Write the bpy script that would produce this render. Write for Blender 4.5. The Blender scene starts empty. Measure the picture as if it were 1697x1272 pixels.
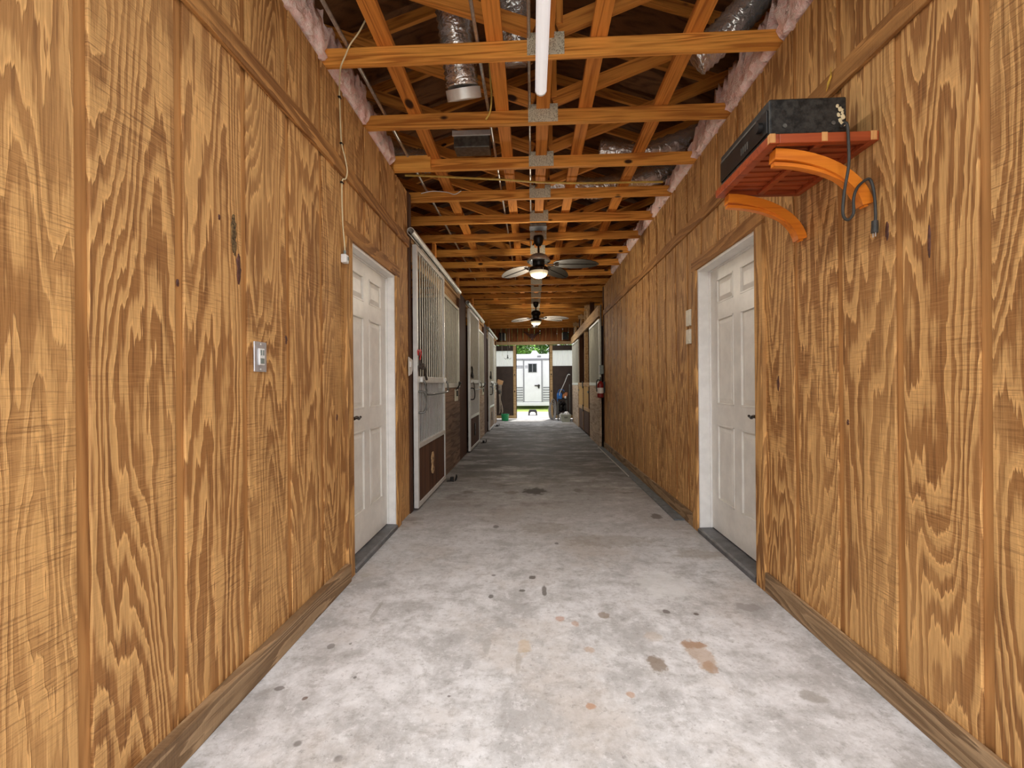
import bpy, bmesh, math, random
from mathutils import Vector, Matrix
random.seed(7)
R = math.radians
scn = bpy.context.scene
COL = scn.collection

# ------------------------------------------------------------------ nodes
class NT:
    def __init__(s, name):
        s.m = bpy.data.materials.new(name); s.m.use_nodes = True
        s.t = s.m.node_tree; s.t.nodes.clear()
        s.out = s.t.nodes.new('ShaderNodeOutputMaterial')
        s.bsdf = s.t.nodes.new('ShaderNodeBsdfPrincipled')
        s.t.links.new(s.bsdf.outputs[0], s.out.inputs[0])
    def n(s, typ, **kw):
        nd = s.t.nodes.new(typ)
        for k, v in kw.items():
            if k.startswith('i_'):
                s.put(nd.inputs[int(k[2:])], v)
            else: setattr(nd, k, v)
        return nd
    def put(s, sock, v):
        if hasattr(v, 'is_output') or isinstance(v, bpy.types.NodeSocket): s.t.links.new(v, sock)
        else:
            if isinstance(v, (tuple, list)) and len(v) == 3 and sock.type == 'RGBA': v = (*v, 1)
            sock.default_value = v
    def math(s, op, a, b=0.0, c=0.0):
        nd = s.t.nodes.new('ShaderNodeMath'); nd.operation = op
        s.put(nd.inputs[0], a); s.put(nd.inputs[1], b); s.put(nd.inputs[2], c)
        return nd.outputs[0]
    def vmath(s, op, a, b=(0, 0, 0)):
        nd = s.t.nodes.new('ShaderNodeVectorMath'); nd.operation = op
        s.put(nd.inputs[0], a); s.put(nd.inputs[1], b)
        return nd.outputs[0]
    def mix(s, f, a, b, mode='MIX'):
        nd = s.t.nodes.new('ShaderNodeMix'); nd.data_type = 'RGBA'; nd.blend_type = mode
        s.put(nd.inputs[0], f); s.put(nd.inputs[6], a); s.put(nd.inputs[7], b)
        return nd.outputs[2]
    def ramp(s, f, lo, hi, smooth=True):
        nd = s.t.nodes.new('ShaderNodeMapRange')
        nd.interpolation_type = 'SMOOTHSTEP' if smooth else 'LINEAR'
        s.put(nd.inputs[0], f); nd.inputs[1].default_value = lo; nd.inputs[2].default_value = hi
        return nd.outputs[0]
    def noise(s, vec, scale=1.0, detail=2.0, rough=.5, dist=0.0):
        nd = s.t.nodes.new('ShaderNodeTexNoise')
        s.put(nd.inputs['Vector'], vec); nd.inputs['Scale'].default_value = scale
        nd.inputs['Detail'].default_value = detail; nd.inputs['Roughness'].default_value = rough
        nd.inputs['Distortion'].default_value = dist
        return nd.outputs[0]
    def coord(s): return s.n('ShaderNodeTexCoord').outputs['Object']
    def bump(s, h, strength, dist=.005, chain=None):
        nd = s.t.nodes.new('ShaderNodeBump'); nd.inputs['Strength'].default_value = strength
        nd.inputs['Distance'].default_value = dist; s.put(nd.inputs['Height'], h)
        if chain is not None: s.t.links.new(chain, nd.inputs['Normal'])
        s.t.links.new(nd.outputs[0], s.bsdf.inputs['Normal'])
        return nd.outputs[0]
    def set(s, **kw):
        for k, v in kw.items(): s.put(s.bsdf.inputs[k.replace('_', ' ')], v)
        return s

def plain(name, col, rough=.5, metal=0.0, mottle=.12, scale=14, bump=0.0, spec=.4):
    t = NT(name); c = t.coord()
    n = t.noise(c, scale, 4, .6)
    dk = tuple(x * (1 - mottle * 1.6) for x in col); lt = tuple(min(1, x * (1 + mottle)) for x in col)
    t.set(Base_Color=t.mix(t.ramp(n, .3, .7), dk, lt), Metallic=metal, Specular_IOR_Level=spec)
    t.set(Roughness=t.math('ADD', t.math('MULTIPLY', n, .2), rough - .1))
    if bump: t.bump(t.noise(c, scale * 4, 3), bump, .003)
    return t.m

def wood(name, light, dark, axis='X', freq=16, across=5.0, along=.55, fib=130, saw=0.0, knots=0.0,
         tint=.25, rough=.75, island=True, bump=.35, contrast=1.0, wx=None, spec=.25):
    """sawn softwood: growth-ring contours of a stretched field, fibres, optional saw kerf marks and knots"""
    t = NT(name); c = t.coord()
    if island:
        rnd = t.n('ShaderNodeNewGeometry').outputs['Random Per Island']
    else:
        rnd = t.n('ShaderNodeObjectInfo').outputs['Random']
    rnd2 = t.n('ShaderNodeObjectInfo').outputs['Random']
    off = t.n('ShaderNodeCombineXYZ')
    t.put(off.inputs[0], t.math('MULTIPLY', rnd, 37.0)); t.put(off.inputs[1], t.math('MULTIPLY', rnd, 61.0))
    t.put(off.inputs[2], t.math('ADD', t.math('MULTIPLY', rnd, 23.0), t.math('MULTIPLY', rnd2, 40.0)))
    k = {'X': 0, 'Y': 1, 'Z': 2}[axis]
    sc = [across] * 3; sc[k] = along
    sf = [fib] * 3; sf[k] = fib * .035
    p = t.vmath('ADD', t.vmath('MULTIPLY', c, tuple(sc)), off.outputs[0])
    field = t.noise(p, 1.0, 2.4, .42, .35)
    rings = t.math('SINE', t.math('MULTIPLY', field, freq * 6.28))
    rings = t.math('ADD', t.math('MULTIPLY', rings, .5), .5)
    wob = t.noise(t.vmath('MULTIPLY', c, tuple(x * 2.2 for x in sc)), 1.0, 3)
    g = t.math('POWER', rings, 1.5)
    fibre = t.noise(t.vmath('ADD', t.vmath('MULTIPLY', c, tuple(sf)), off.outputs[0]), 1.0, 3, .6)
    mixf = t.math('MULTIPLY', g, t.ramp(wob, .25, .7))
    mixf = t.math('ADD', t.math('MULTIPLY', mixf, .85 * contrast), t.math('MULTIPLY', t.ramp(fibre, .35, .75), .3 * contrast))
    col = t.mix(mixf, light, dark)
    # per-board tone
    v = t.math('ADD', t.math('MULTIPLY', rnd, tint), 1 - tint * .5)
    vv = t.n('ShaderNodeCombineXYZ'); [t.put(vv.inputs[i], v) for i in range(3)]
    col = t.mix(1.0, col, vv.outputs[0], 'MULTIPLY')
    h = t.math('ADD', t.math('MULTIPLY', fibre, .6), t.math('MULTIPLY', g, -.4))
    if saw:
        mp = t.n('ShaderNodeMapping'); mp.inputs['Rotation'].default_value = (R(4) if axis == 'Z' else 0, 0, 0)
        t.put(mp.inputs['Vector'], t.vmath('ADD', c, off.outputs[0])); mp.inputs['Scale'].default_value = (20, 9, 210) if axis == 'Z' else (20, 210, 9)
        # dense dark latewood streaks
        ss = [95] * 3; ss[k] = 2.2
        st = t.noise(t.vmath('ADD', t.vmath('MULTIPLY', c, tuple(ss)), off.outputs[0]), 1.0, 3, .65, .2)
        sm = t.ramp(t.noise(t.vmath('ADD', t.vmath('MULTIPLY', c, (5, 5, .8) if axis == 'Z' else (5, .8, 5)), off.outputs[0]), 1.0, 3, .6), .36, .66)
        col = t.mix(t.math('MULTIPLY', t.ramp(st, .47, .64), t.math('ADD', t.math('MULTIPLY', sm, .75), .15)), col, tuple(x * .62 for x in dark))
        lt = t.ramp(t.noise(t.vmath('ADD', t.vmath('MULTIPLY', c, tuple(x * .8 for x in ss)), off.outputs[0]), 1.0, 3, .6), .56, .72)
        col = t.mix(t.math('MULTIPLY', lt, .5), col, tuple(min(1, x * 1.35) for x in light))
        kerf = t.noise(mp.outputs[0], 1.0, 2, .6)
        patch = t.ramp(t.noise(t.vmath('ADD', c, off.outputs[0]), 1.6, 3), .34, .70)
        kf = t.math('MULTIPLY', t.ramp(kerf, .5, .68), t.math('MULTIPLY', patch, saw))
        col = t.mix(kf, col, tuple(x * .8 for x in dark))
        kl = t.math('MULTIPLY', t.ramp(kerf, .48, .3), t.math('MULTIPLY', patch, saw * .45))
        col = t.mix(kl, col, tuple(min(1, x * 1.35) for x in light))
        h = t.math('ADD', h, t.math('MULTIPLY', kerf, .9))
        # dark weather drifts of their own shape
        wt = t.noise(t.vmath('ADD', t.vmath('MULTIPLY', c, (3, 3, 1.0)), off.outputs[0]), 1.0, 5, .62)
        col = t.mix(t.math('MULTIPLY', t.ramp(wt, .5, .72), .5), col, tuple(x * .62 for x in dark))
    if knots:
        kp = t.n('ShaderNodeTexVoronoi'); kp.feature = 'F1'
        sk = [knots * 2.0] * 3; sk[k] = knots
        t.put(kp.inputs['Vector'], t.vmath('ADD', t.vmath('MULTIPLY', c, tuple(sk)), off.outputs[0])); kp.inputs['Scale'].default_value = 1.0
        kd = t.ramp(kp.outputs['Distance'], .11, .06)
        col = t.mix(kd, col, (.045, .016, .006))
    t.set(Base_Color=col, Roughness=rough, Specular_IOR_Level=spec)
    t.bump(h, bump, .004)
    return t.m

def siding_wood(name, light, mid, dark, axis='Z', scale=1.0, freq=9.0, saw=.6, tint=.12):
    """rotary-cut pine face: crisp feathered cathedral figure, fine fibres, faint saw kerfs across the grain"""
    t = NT(name); c = t.coord()
    rnd = t.n('ShaderNodeNewGeometry').outputs['Random Per Island']; r2 = t.n('ShaderNodeObjectInfo').outputs['Random']
    off = t.n('ShaderNodeCombineXYZ')
    t.put(off.inputs[0], t.math('MULTIPLY', rnd, 37.0)); t.put(off.inputs[1], t.math('ADD', t.math('MULTIPLY', rnd, 61.0), t.math('MULTIPLY', r2, 17.0))); t.put(off.inputs[2], t.math('MULTIPLY', rnd, 23.0))
    k = {'X': 0, 'Y': 1, 'Z': 2}[axis]
    def P(across, along):
        v = [across * scale] * 3; v[k] = along * scale
        return t.vmath('ADD', t.vmath('MULTIPLY', c, tuple(v)), off.outputs[0])
    field = t.noise(P(4.2, .55), 1.0, 1.5, .4, .3)
    feather = t.noise(P(42, 2.6), 1.0, 3, .6)
    jag = t.noise(P(13, 7.0), 1.0, 2, .5)
    fld = t.math('ADD', field, t.math('ADD', t.math('MULTIPLY', t.math('SUBTRACT', feather, .5), .075), t.math('MULTIPLY', t.math('SUBTRACT', jag, .5), .035)))
    fr = t.math('FRACT', t.math('MULTIPLY', fld, freq))
    # within one ring: early wood pale, slowly browner, then a crisp edge back to pale
    band = t.math('MULTIPLY', t.ramp(fr, .30, .62), t.ramp(fr, 1.0, .94))
    streak = t.noise(P(110, 3.0), 1.0, 3, .65)
    area = t.ramp(t.noise(P(3.4, .8), 1.0, 3, .55), .33, .62)
    f = t.math('MULTIPLY', band, t.math('ADD', t.math('MULTIPLY', area, .55), .42))
    col = t.mix(f, light, mid)
    col = t.mix(t.math('MULTIPLY', t.ramp(streak, .50, .68), t.math('ADD', t.math('MULTIPLY', f, .6), .12)), col, dark)
    pale = t.math('MULTIPLY', t.ramp(fr, .16, .04), t.ramp(fr, 0.0, .02))
    col = t.mix(t.math('MULTIPLY', pale, .55), col, tuple(min(1, x * 1.4) for x in light))
    fib = t.noise(P(230, 9.0), 1.0, 2, .6)
    col = t.mix(t.math('MULTIPLY', t.ramp(fib, .55, .8), .35), col, dark)
    mp = t.n('ShaderNodeMapping'); mp.inputs['Rotation'].default_value = (R(4) if axis == 'Z' else 0, 0, 0)
    t.put(mp.inputs['Vector'], t.vmath('ADD', c, off.outputs[0])); mp.inputs['Scale'].default_value = (20, 10, 260) if axis == 'Z' else (20, 260, 10)
    kerf = t.noise(mp.outputs[0], 1.0, 2, .6)
    patch = t.ramp(t.noise(t.vmath('ADD', c, off.outputs[0]), 1.9, 3), .36, .72)
    col = t.mix(t.math('MULTIPLY', t.ramp(kerf, .53, .68), t.math('MULTIPLY', patch, saw)), col, dark)
    col = t.mix(t.math('MULTIPLY', t.ramp(kerf, .47, .33), t.math('MULTIPLY', patch, saw * .5)), col, tuple(min(1, x * 1.35) for x in light))
    wt = t.noise(P(3.0, 1.1), 1.0, 5, .62)
    col = t.mix(t.math('MULTIPLY', t.ramp(wt, .52, .72), .45), col, dark)
    v = t.math('ADD', t.math('MULTIPLY', rnd, tint), 1 - tint * .5)
    vv = t.n('ShaderNodeCombineXYZ'); [t.put(vv.inputs[i], v) for i in range(3)]
    col = t.mix(1.0, col, vv.outputs[0], 'MULTIPLY')
    t.set(Base_Color=col, Roughness=.68, Specular_IOR_Level=.3)
    h = t.math('ADD', t.math('MULTIPLY', kerf, t.math('MULTIPLY', patch, .8)), t.math('SUBTRACT', t.math('MULTIPLY', streak, .7), t.math('MULTIPLY', band, .5)))
    t.bump(h, .7, .004)
    return t.m
M = {}
M['siding'] = siding_wood('rough_sawn_pine_siding', (.63, .355, .130), (.325, .145, .044), (.145, .058, .018), 'Z', 1.0, 21)
M['groove'] = wood('siding_channel_wood', (.54, .27, .09), (.26, .11, .033), 'Z', freq=9, across=9, along=.5, tint=.1, bump=.3)
M['trimY'] = siding_wood('trim_board_wood', (.46, .225, .07), (.25, .105, .03), (.14, .055, .016), 'Y', 1.5, 8, .3)
M['trimZ'] = siding_wood('casing_board_wood', (.60, .33, .115), (.27, .12, .036), (.14, .058, .018), 'Z', 1.7, 9, .2)
M['base'] = siding_wood('weathered_base_wood', (.36, .235, .125), (.19, .11, .052), (.095, .055, .027), 'Y', 1.7, 9, .3)
M['truss'] = wood('orange_pine_lumber', (.80, .36, .070), (.42, .145, .024), 'X', freq=8, across=13, along=.7, fib=170, knots=2.4, tint=.2, island=False, bump=.25, contrast=1.25)
M['nailer'] = wood('fresh_nailer_lumber', (.92, .47, .10), (.62, .25, .045), 'X', freq=7, across=12, along=.7, fib=170, tint=.1, island=False, bump=.2)
M['web'] = wood('web_pine_lumber', (.70, .28, .052), (.34, .105, .018), 'X', freq=8, across=13, along=.7, fib=170, knots=2.2, tint=.25, island=False, bump=.2)
M['brace'] = wood('brace_pine_lumber', (.72, .28, .052), (.35, .105, .018), 'X', freq=9, across=14, along=.6, fib=170, knots=1.6, tint=.2, island=False, bump=.2)
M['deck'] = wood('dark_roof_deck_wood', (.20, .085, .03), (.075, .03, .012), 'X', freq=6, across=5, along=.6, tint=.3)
M['header'] = wood('pale_header_wood', (.60, .39, .20), (.33, .18, .07), 'Y', freq=7, across=11, along=.6, tint=.15)
M['headerX'] = wood('pale_lintel_wood', (.66, .46, .24), (.40, .24, .10), 'X', freq=7, across=11, along=.6, tint=.15)
M['redsiding'] = wood('red_brown_wall_boards', (.36, .125, .035), (.15, .045, .014), 'Z', freq=7, across=6, along=.5, tint=.3)
M['darkpost'] = wood('dark_stained_post_wood', (.10, .042, .02), (.04, .018, .009), 'Z', freq=8, across=12, along=.6, tint=.2)
M['plank'] = wood('scuffed_stall_planks', (.235, .155, .105), (.075, .042, .026), 'Y', freq=7, across=7, along=.7, fib=70, tint=.55, bump=.5)
M['paleplank'] = wood('pale_scuffed_stall_planks', (.50, .38, .27), (.25, .165, .10), 'Y', freq=7, across=7, along=.7, fib=70, tint=.35, bump=.5)
M['panel'] = wood('dark_brown_door_boards', (.115, .052, .027), (.05, .022, .012), 'Z', freq=8, across=9, along=.5, tint=.45)
M['palepanel'] = wood('faded_brown_door_boards', (.36, .26, .175), (.19, .12, .07), 'Z', freq=8, across=9, along=.5, tint=.3)
M['yellowply'] = wood('yellow_plywood', (.66, .40, .12), (.46, .24, .06), 'Z', freq=6, across=6, along=.5, tint=.15)
M['redshelf'] = wood('red_stained_wood', (.40, .075, .018), (.20, .03, .008), 'X', freq=6, across=16, along=1.0, tint=.2, rough=.42, spec=.5, bump=.1)
M['orangearm'] = wood('varnished_orange_wood', (.74, .225, .018), (.55, .13, .01), 'X', freq=5, across=14, along=1.0, tint=.12, rough=.34, spec=.5, bump=.08)
M['cutend'] = wood('pale_cut_wood', (.70, .36, .13), (.50, .22, .07), 'Z', freq=6, across=20, along=3, tint=.1)
M['tan'] = wood('tan_brush_wood', (.62, .38, .19), (.40, .22, .10), 'X', freq=6, across=20, along=2, tint=.1)
M['galv'] = plain('galvanised_steel', (.72, .72, .69), .42, .4, .05, 12)
M['galvwarm'] = plain('galvanised_bar_steel', (.70, .69, .58), .45, .3, .05, 12)
M['galvdark'] = plain('dull_grey_steel', (.17, .17, .155), .45, .7, .2, 30)
M['conduit'] = plain('conduit_steel', (.55, .55, .53), .35, .8, .15, 40)
M['plate'] = None
M['black'] = plain('black_metal', (.018, .017, .016), .35, .3, .2, 20)
M['rubber'] = plain('black_rubber', (.022, .021, .02), .7, 0, .2, 30)
M['bronze'] = plain('oil_rubbed_bronze', (.035, .024, .017), .3, .7, .2, 20)
M['chromebell'] = plain('polished_dark_nickel', (.55, .53, .48), .25, .6, .08, 10)
M['white'] = plain('white_gloss_paint', (.80, .78, .72), .38, 0, .05, 8)
M['jamb'] = plain('white_jamb_paint', (.84, .83, .80), .5, 0, .04, 12)
M['plastic'] = plain('cream_plastic', (.78, .72, .56), .4, 0, .06, 20)
M['whiteplastic'] = plain('white_plastic', (.82, .82, .80), .35, 0, .04, 20)
M['steelplate'] = plain('stainless_plate', (.62, .63, .66), .32, .6, .06, 30)
M['sill'] = plain('grey_metal_sill', (.14, .14, .145), .42, .35, .25, 12)
M['drain'] = plain('grey_drain_channel', (.16, .175, .18), .6, .1, .2, 16)
M['strip'] = plain('pale_edge_strip', (.62, .60, .55), .5, 0, .1, 16)
M['cord'] = plain('cream_cord', (.72, .60, .36), .5, 0, .08, 20)
M['yellowcable'] = plain('yellow_cable', (.66, .46, .10), .5, 0, .12, 20)
M['greycord'] = plain('dark_grey_cord', (.05, .048, .042), .55, 0, .15, 30)
M['red'] = plain('red_paint', (.24, .014, .012), .35, 0, .1, 20)
M['redplastic'] = plain('red_snap_plastic', (.55, .03, .03), .35, 0, .1, 20)
M['green'] = plain('green_bucket_plastic', (.03, .42, .15), .35, 0, .08, 12)
M['blue'] = plain('blue_plastic', (.02, .16, .52), .4, 0, .15, 30)
M['olive'] = plain('grey_green_bin_plastic', (.40, .42, .34), .5, 0, .08, 12)
M['greybox'] = plain('grey_box_paint', (.22, .26, .24), .4, .1, .1, 30)
M['brownpanel'] = plain('dark_brown_panel_paint', (.062, .040, .030), .6, 0, .12, 5)
M['rope'] = plain('pale_rope', (.52, .44, .34), .8, 0, .2, 90, .4)
M['ropedark'] = plain('dark_rope', (.07, .055, .045), .8, 0, .25, 90, .4)
M['hose'] = plain('grey_hose_rubber', (.30, .29, .28), .45, 0, .15, 40)
M['orangeplastic'] = plain('orange_cord_plastic', (.66, .26, .10), .5, 0, .2, 60)
M['trailer'] = plain('white_trailer_paint', (.50, .51, .535), .4, 0, .03, 3, 0, .2)
M['trailergrey'] = plain('grey_trailer_trim', (.17, .175, .19), .5, 0, .06, 8, 0, .2)
M['trailerdark'] = plain('dark_stripe_paint', (.035, .04, .06), .4, 0, .1, 8)
M['darkglass'] = plain('dark_window_glass', (.02, .024, .026), .35, 0, .2, 6, spec=.2)
M['stool'] = plain('dark_grey_stool_plastic', (.07, .07, .075), .5, 0, .15, 12)
M['leaf'] = plain('green_tree_leaves', (.13, .27, .045), .6, 0, .6, 1.6)
M['leafdark'] = plain('deep_green_tree_leaves', (.075, .17, .03), .6, 0, .6, 1.6)
M['deadleaf'] = plain('dry_yellow_leaf', (.70, .42, .05), .6, 0, .2, 60)
M['bark'] = plain('brown_bark', (.12, .085, .06), .9, 0, .3, 20, .6)
M['bone'] = plain('dark_carved_skull', (.11, .04, .025), .6, 0, .3, 40)
M['bonepale'] = plain('pale_carved_edge', (.45, .25, .12), .6, 0, .2, 40)
M['paper'] = plain('white_card', (.80, .78, .72), .6, 0, .04, 20)

def mk_plate():
    t = NT('galvanised_tooth_plate'); c = t.coord()
    v = t.n('ShaderNodeTexVoronoi'); t.put(v.inputs['Vector'], t.vmath('MULTIPLY', c, (170, 170, 90))); v.inputs['Scale'].default_value = 1
    n = t.noise(c, 60, 3)
    f = t.ramp(v.outputs['Distance'], .18, .5)
    t.set(Base_Color=t.mix(f, (.27, .25, .17), t.mix(n, (.56, .53, .40), (.80, .77, .62))), Metallic=.2, Roughness=.5)
    t.bump(v.outputs['Distance'], .7, .004); return t.m
M['plate'] = mk_plate()

def mk_emblem():
    return plain('pale_carved_wood', (.55, .36, .19), .7, 0, .25, 50)
M['emblem'] = mk_emblem()

def mk_foil():
    t = NT('crinkled_foil_duct'); c = t.coord()
    n = t.noise(c, 13, 2, .5, 1.0); n2 = t.noise(c, 38, 2, .5, .6)
    t.set(Base_Color=t.mix(n, (.66, .64, .60), (.93, .92, .89)), Metallic=.8, Roughness=.24)
    t.bump(t.math('ADD', n, t.math('MULTIPLY', n2, .25)), .7, .022); return t.m
M['foil'] = mk_foil()

def mk_insul():
    t = NT('pink_fibre_insulation'); c = t.coord()
    n = t.noise(c, 22, 5, .65, .6); n2 = t.noise(c, 120, 3, .6)
    col = t.mix(t.ramp(n, .3, .7), (.97, .60, .54), (1.0, .84, .77))
    t.set(Base_Color=t.mix(t.math('MULTIPLY', n2, .35), col, (1.0, .84, .76)), Roughness=.95, Specular_IOR_Level=.05)
    t.bump(t.math('ADD', n, t.math('MULTIPLY', n2, .5)), .55, .02); return t.m
M['insul'] = mk_insul()

def mk_concrete():
    t = NT('stained_concrete'); c = t.coord()
    big = t.noise(c, .9, 6, .66); mid = t.noise(c, 3.6, 8, .74, .25); fine = t.noise(c, 38, 6, .78)
    col = t.mix(t.ramp(mid, .36, .62), (.39, .385, .375), (.64, .645, .65))
    gr = t.noise(c, 12, 8, .8)
    col = t.mix(t.math('MULTIPLY', t.ramp(gr, .50, .64), .5), col, (.27, .255, .235))
    col = t.mix(t.math('MULTIPLY', t.ramp(gr, .46, .36), .45), col, (.76, .765, .77))
    col = t.mix(t.math('MULTIPLY', t.ramp(big, .47, .62), .5), col, (.37, .315, .255))
    scr = t.noise(t.vmath('MULTIPLY', c, (3, 9, 1)), 1.0, 6, .75, .5)
    col = t.mix(t.math('MULTIPLY', t.ramp(scr, .55, .72), .35), col, (.24, .225, .20))
    col = t.mix(t.math('MULTIPLY', t.ramp(fine, .54, .68), .5), col, (.17, .16, .145))
    col = t.mix(t.math('MULTIPLY', t.ramp(fine, .42, .32), .4), col, (.80, .80, .80))
    # mid-aisle band: worn dirt plus painted-in daylight falloff, broken up by noise
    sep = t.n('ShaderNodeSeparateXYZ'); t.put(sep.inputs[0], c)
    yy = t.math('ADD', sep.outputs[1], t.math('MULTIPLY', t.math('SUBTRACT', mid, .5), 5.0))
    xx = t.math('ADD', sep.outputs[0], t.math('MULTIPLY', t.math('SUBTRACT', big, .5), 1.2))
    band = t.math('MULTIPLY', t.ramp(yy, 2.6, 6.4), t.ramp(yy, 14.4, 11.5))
    dirt_shade = t.math('MULTIPLY', band, t.ramp(t.noise(t.vmath('MULTIPLY', c, (1.6, 3.2, 1)), 1.0, 8, .75), .24, .56))
    col = t.mix(t.math('MULTIPLY', dirt_shade, .92), col, (.085, .08, .07))
    # small dark drops
    v = t.n('ShaderNodeTexVoronoi'); t.put(v.inputs['Vector'], c); v.inputs['Scale'].default_value = 5.5
    drop = t.math('MULTIPLY', t.ramp(v.outputs['Distance'], .10, .05), t.ramp(t.noise(c, 2.5, 2), .5, .6))
    col = t.mix(t.math('MULTIPLY', drop, .7), col, (.10, .09, .08))
    # spills with places of their own: x, y, rx, ry, colour, strength
    wob = t.math('SUBTRACT', t.noise(c, 16, 5, .7), .5)
    for (x, y, rx, ry, cc, k) in [
        (.016, 4.837, .132, .157, (.05, .042, .032), .9),
        (-.241, 4.775, .075, .076, (.13, .11, .085), .6),
        (-.713, 4.788, .066, .077, (.13, .115, .09), .6),
        (1.074, 3.939, .045, .089, (.09, .07, .05), .7),
        (.715, 1.95, .056, .106, (.36, .24, .145), .6),
        (.707, 2.013, .05, .033, (.3, .17, .09), .65),
        (.721, 1.856, .028, .039, (.34, .21, .12), .6),
        (.507, 1.869, .039, .057, (.2, .15, .105), .8),
        (.203, 1.62, .019, .019, (.4, .22, .12), .75),
        (.358, 1.686, .018, .016, (.42, .24, .13), .6),
        (1.107, 2.361, .067, .046, (.27, .25, .235), .7),
        (1.029, 1.695, .051, .033, (.3, .28, .25), .7),
        (-.043, 1.973, .034, .058, (.48, .37, .24), .6),
        (-.213, 1.983, .018, .079, (.33, .32, .3), .6),
        (-.279, 1.837, .018, .034, (.32, .31, .3), .6),
        (-.069, 1.864, .013, .07, (.36, .33, .29), .55),
        (-.82, 2.271, .012, .115, (.28, .26, .23), .55),
        (.058, 2.514, .014, .064, (.1, .085, .07), .8),
        (-.008, 2.681, .021, .024, (.09, .075, .06), .85),
        (-.067, 2.511, .019, .015, (.1, .09, .07), .8),
        (-.24, 2.439, .014, .025, (.1, .09, .08), .8),
        (.675, 2.303, .019, .018, (.12, .1, .09), .8),
        (.817, 2.282, .018, .017, (.1, .08, .07), .85),
        (.542, 2.076, .04, .049, (.44, .37, .29), .5),
        (.239, 1.963, .025, .025, (.42, .28, .18), .55),
        (.201, 2.177, .019, .028, (.4, .24, .15), .6),
        (.353, 2.259, .028, .034, (.22, .16, .11), .7),
        (.127, 2.215, .022, .025, (.42, .22, .14), .6),
        (.76, 2.616, .175, .193, (.66, .67, .66), .55),
        (-.72, 1.745, .008, .01, (.13, .12, .11), .8),
        (-.861, 1.622, .01, .009, (.12, .07, .05), .8),
        (-.986, 1.673, .02, .012, (.13, .11, .1), .7),
        (-.913, 1.951, .016, .019, (.16, .15, .14), .7),
        (-.833, 1.973, .008, .01, (.16, .15, .14), .7),
        (-.323, 1.653, .008, .007, (.14, .12, .11), .8),
        (-.31, 3.626, .028, .044, (.1, .09, .08), .7),
        (.167, 3.261, .015, .026, (.1, .09, .08), .7),
        (-1.035, 2.683, .038, .03, (.36, .34, .28), .6),
        (-1.047, 3.822, .099, .062, (.22, .21, .19), .5),
        (.49, 4.882, .057, .079, (.12, .105, .09), .6),
        (-.515, 5.448, .161, .099, (.1, .09, .08), .5),
        (-.712, 6.248, .246, .131, (.09, .085, .07), .5),
        (1.132, 3.087, .176, .094, (.27, .23, .185), .5),
        (.555, 3.325, .352, .129, (.25, .215, .17), .45),
        (.08, 3.613, .211, .152, (.27, .24, .2), .45),
        (-1.011, 6.593, .195, .147, (.5, .5, .49), .5)]:
        dx = t.math('DIVIDE', t.math('SUBTRACT', sep.outputs[0], x), rx)
        dy = t.math('DIVIDE', t.math('SUBTRACT', sep.outputs[1], y), ry)
        d = t.math('SQRT', t.math('ADD', t.math('MULTIPLY', dx, dx), t.math('MULTIPLY', dy, dy)))
        f = t.ramp(t.math('ADD', d, t.math('MULTIPLY', wob, 2.2)), 1.15, .7)
        col = t.mix(t.math('MULTIPLY', f, k), col, cc)
    t.set(Base_Color=col, Roughness=t.math('ADD', t.math('MULTIPLY', mid, .3), .55), Specular_IOR_Level=.3)
    t.bump(t.math('ADD', fine, mid), .25, .004); return t.m
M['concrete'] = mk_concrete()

def mk_ground():
    t = NT('lawn_and_gravel'); c = t.coord()
    sep = t.n('ShaderNodeSeparateXYZ'); t.put(sep.inputs[0], c)
    n = t.noise(c, 1.2, 6, .7); n2 = t.noise(c, 14, 4, .7)
    grass = t.mix(n2, (.16, .24, .05), (.34, .40, .12))
    gravel = t.mix(n2, (.42, .40, .36), (.62, .60, .56))
    y = t.math('ADD', sep.outputs[1], t.math('MULTIPLY', t.math('SUBTRACT', n, .5), 1.0))
    f = t.ramp(y, 19.0, 19.9)
    t.set(Base_Color=t.mix(f, gravel, grass), Roughness=.95, Specular_IOR_Level=.1)
    t.bump(n2, .6, .03); return t.m
M['ground'] = mk_ground()

def mk_translucent():
    t = NT('white_corrugated_translucent_sheet'); c = t.coord()
    d = t.n('ShaderNodeBsdfDiffuse'); d.inputs[0].default_value = (.80, .80, .78, 1)
    tr = t.n('ShaderNodeBsdfTranslucent'); tr.inputs[0].default_value = (.66, .66, .65, 1)
    mx = t.n('ShaderNodeMixShader'); mx.inputs[0].default_value = .7
    t.t.links.new(d.outputs[0], mx.inputs[1]); t.t.links.new(tr.outputs[0], mx.inputs[2])
    t.t.links.new(mx.outputs[0], t.out.inputs[0]); return t.m
M['translucent'] = mk_translucent()

def mk_lamp(name, col, strength, base=(.85, .85, .85)):
    t = NT(name)
    t.set(Base_Color=base, Roughness=.4, Emission_Color=col, Emission_Strength=strength); return t.m
M['led'] = mk_lamp('led_tube_diffuser', (1.0, .97, .97), .22)
M['bowl'] = mk_lamp('cream_glass_bowl', (1.0, .84, .55), .16, (.75, .66, .45))

def mk_wicker(name, a, b):
    t = NT(name); c = t.coord()
    w = t.n('ShaderNodeTexWave'); w.bands_direction = 'DIAGONAL'; t.put(w.inputs['Vector'], c); w.inputs['Scale'].default_value = 60; w.inputs['Distortion'].default_value = 1
    t.set(Base_Color=t.mix(w.outputs[1], a, b), Roughness=.5, Specular_IOR_Level=.5); t.bump(w.outputs[1], .5, .004); return t.m
M['wicker'] = mk_wicker('dark_wicker_blade', (.012, .010, .008), (.038, .032, .024))
M['wickerpale'] = mk_wicker('pale_wicker_blade', (.30, .275, .25), (.44, .41, .38))

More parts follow.
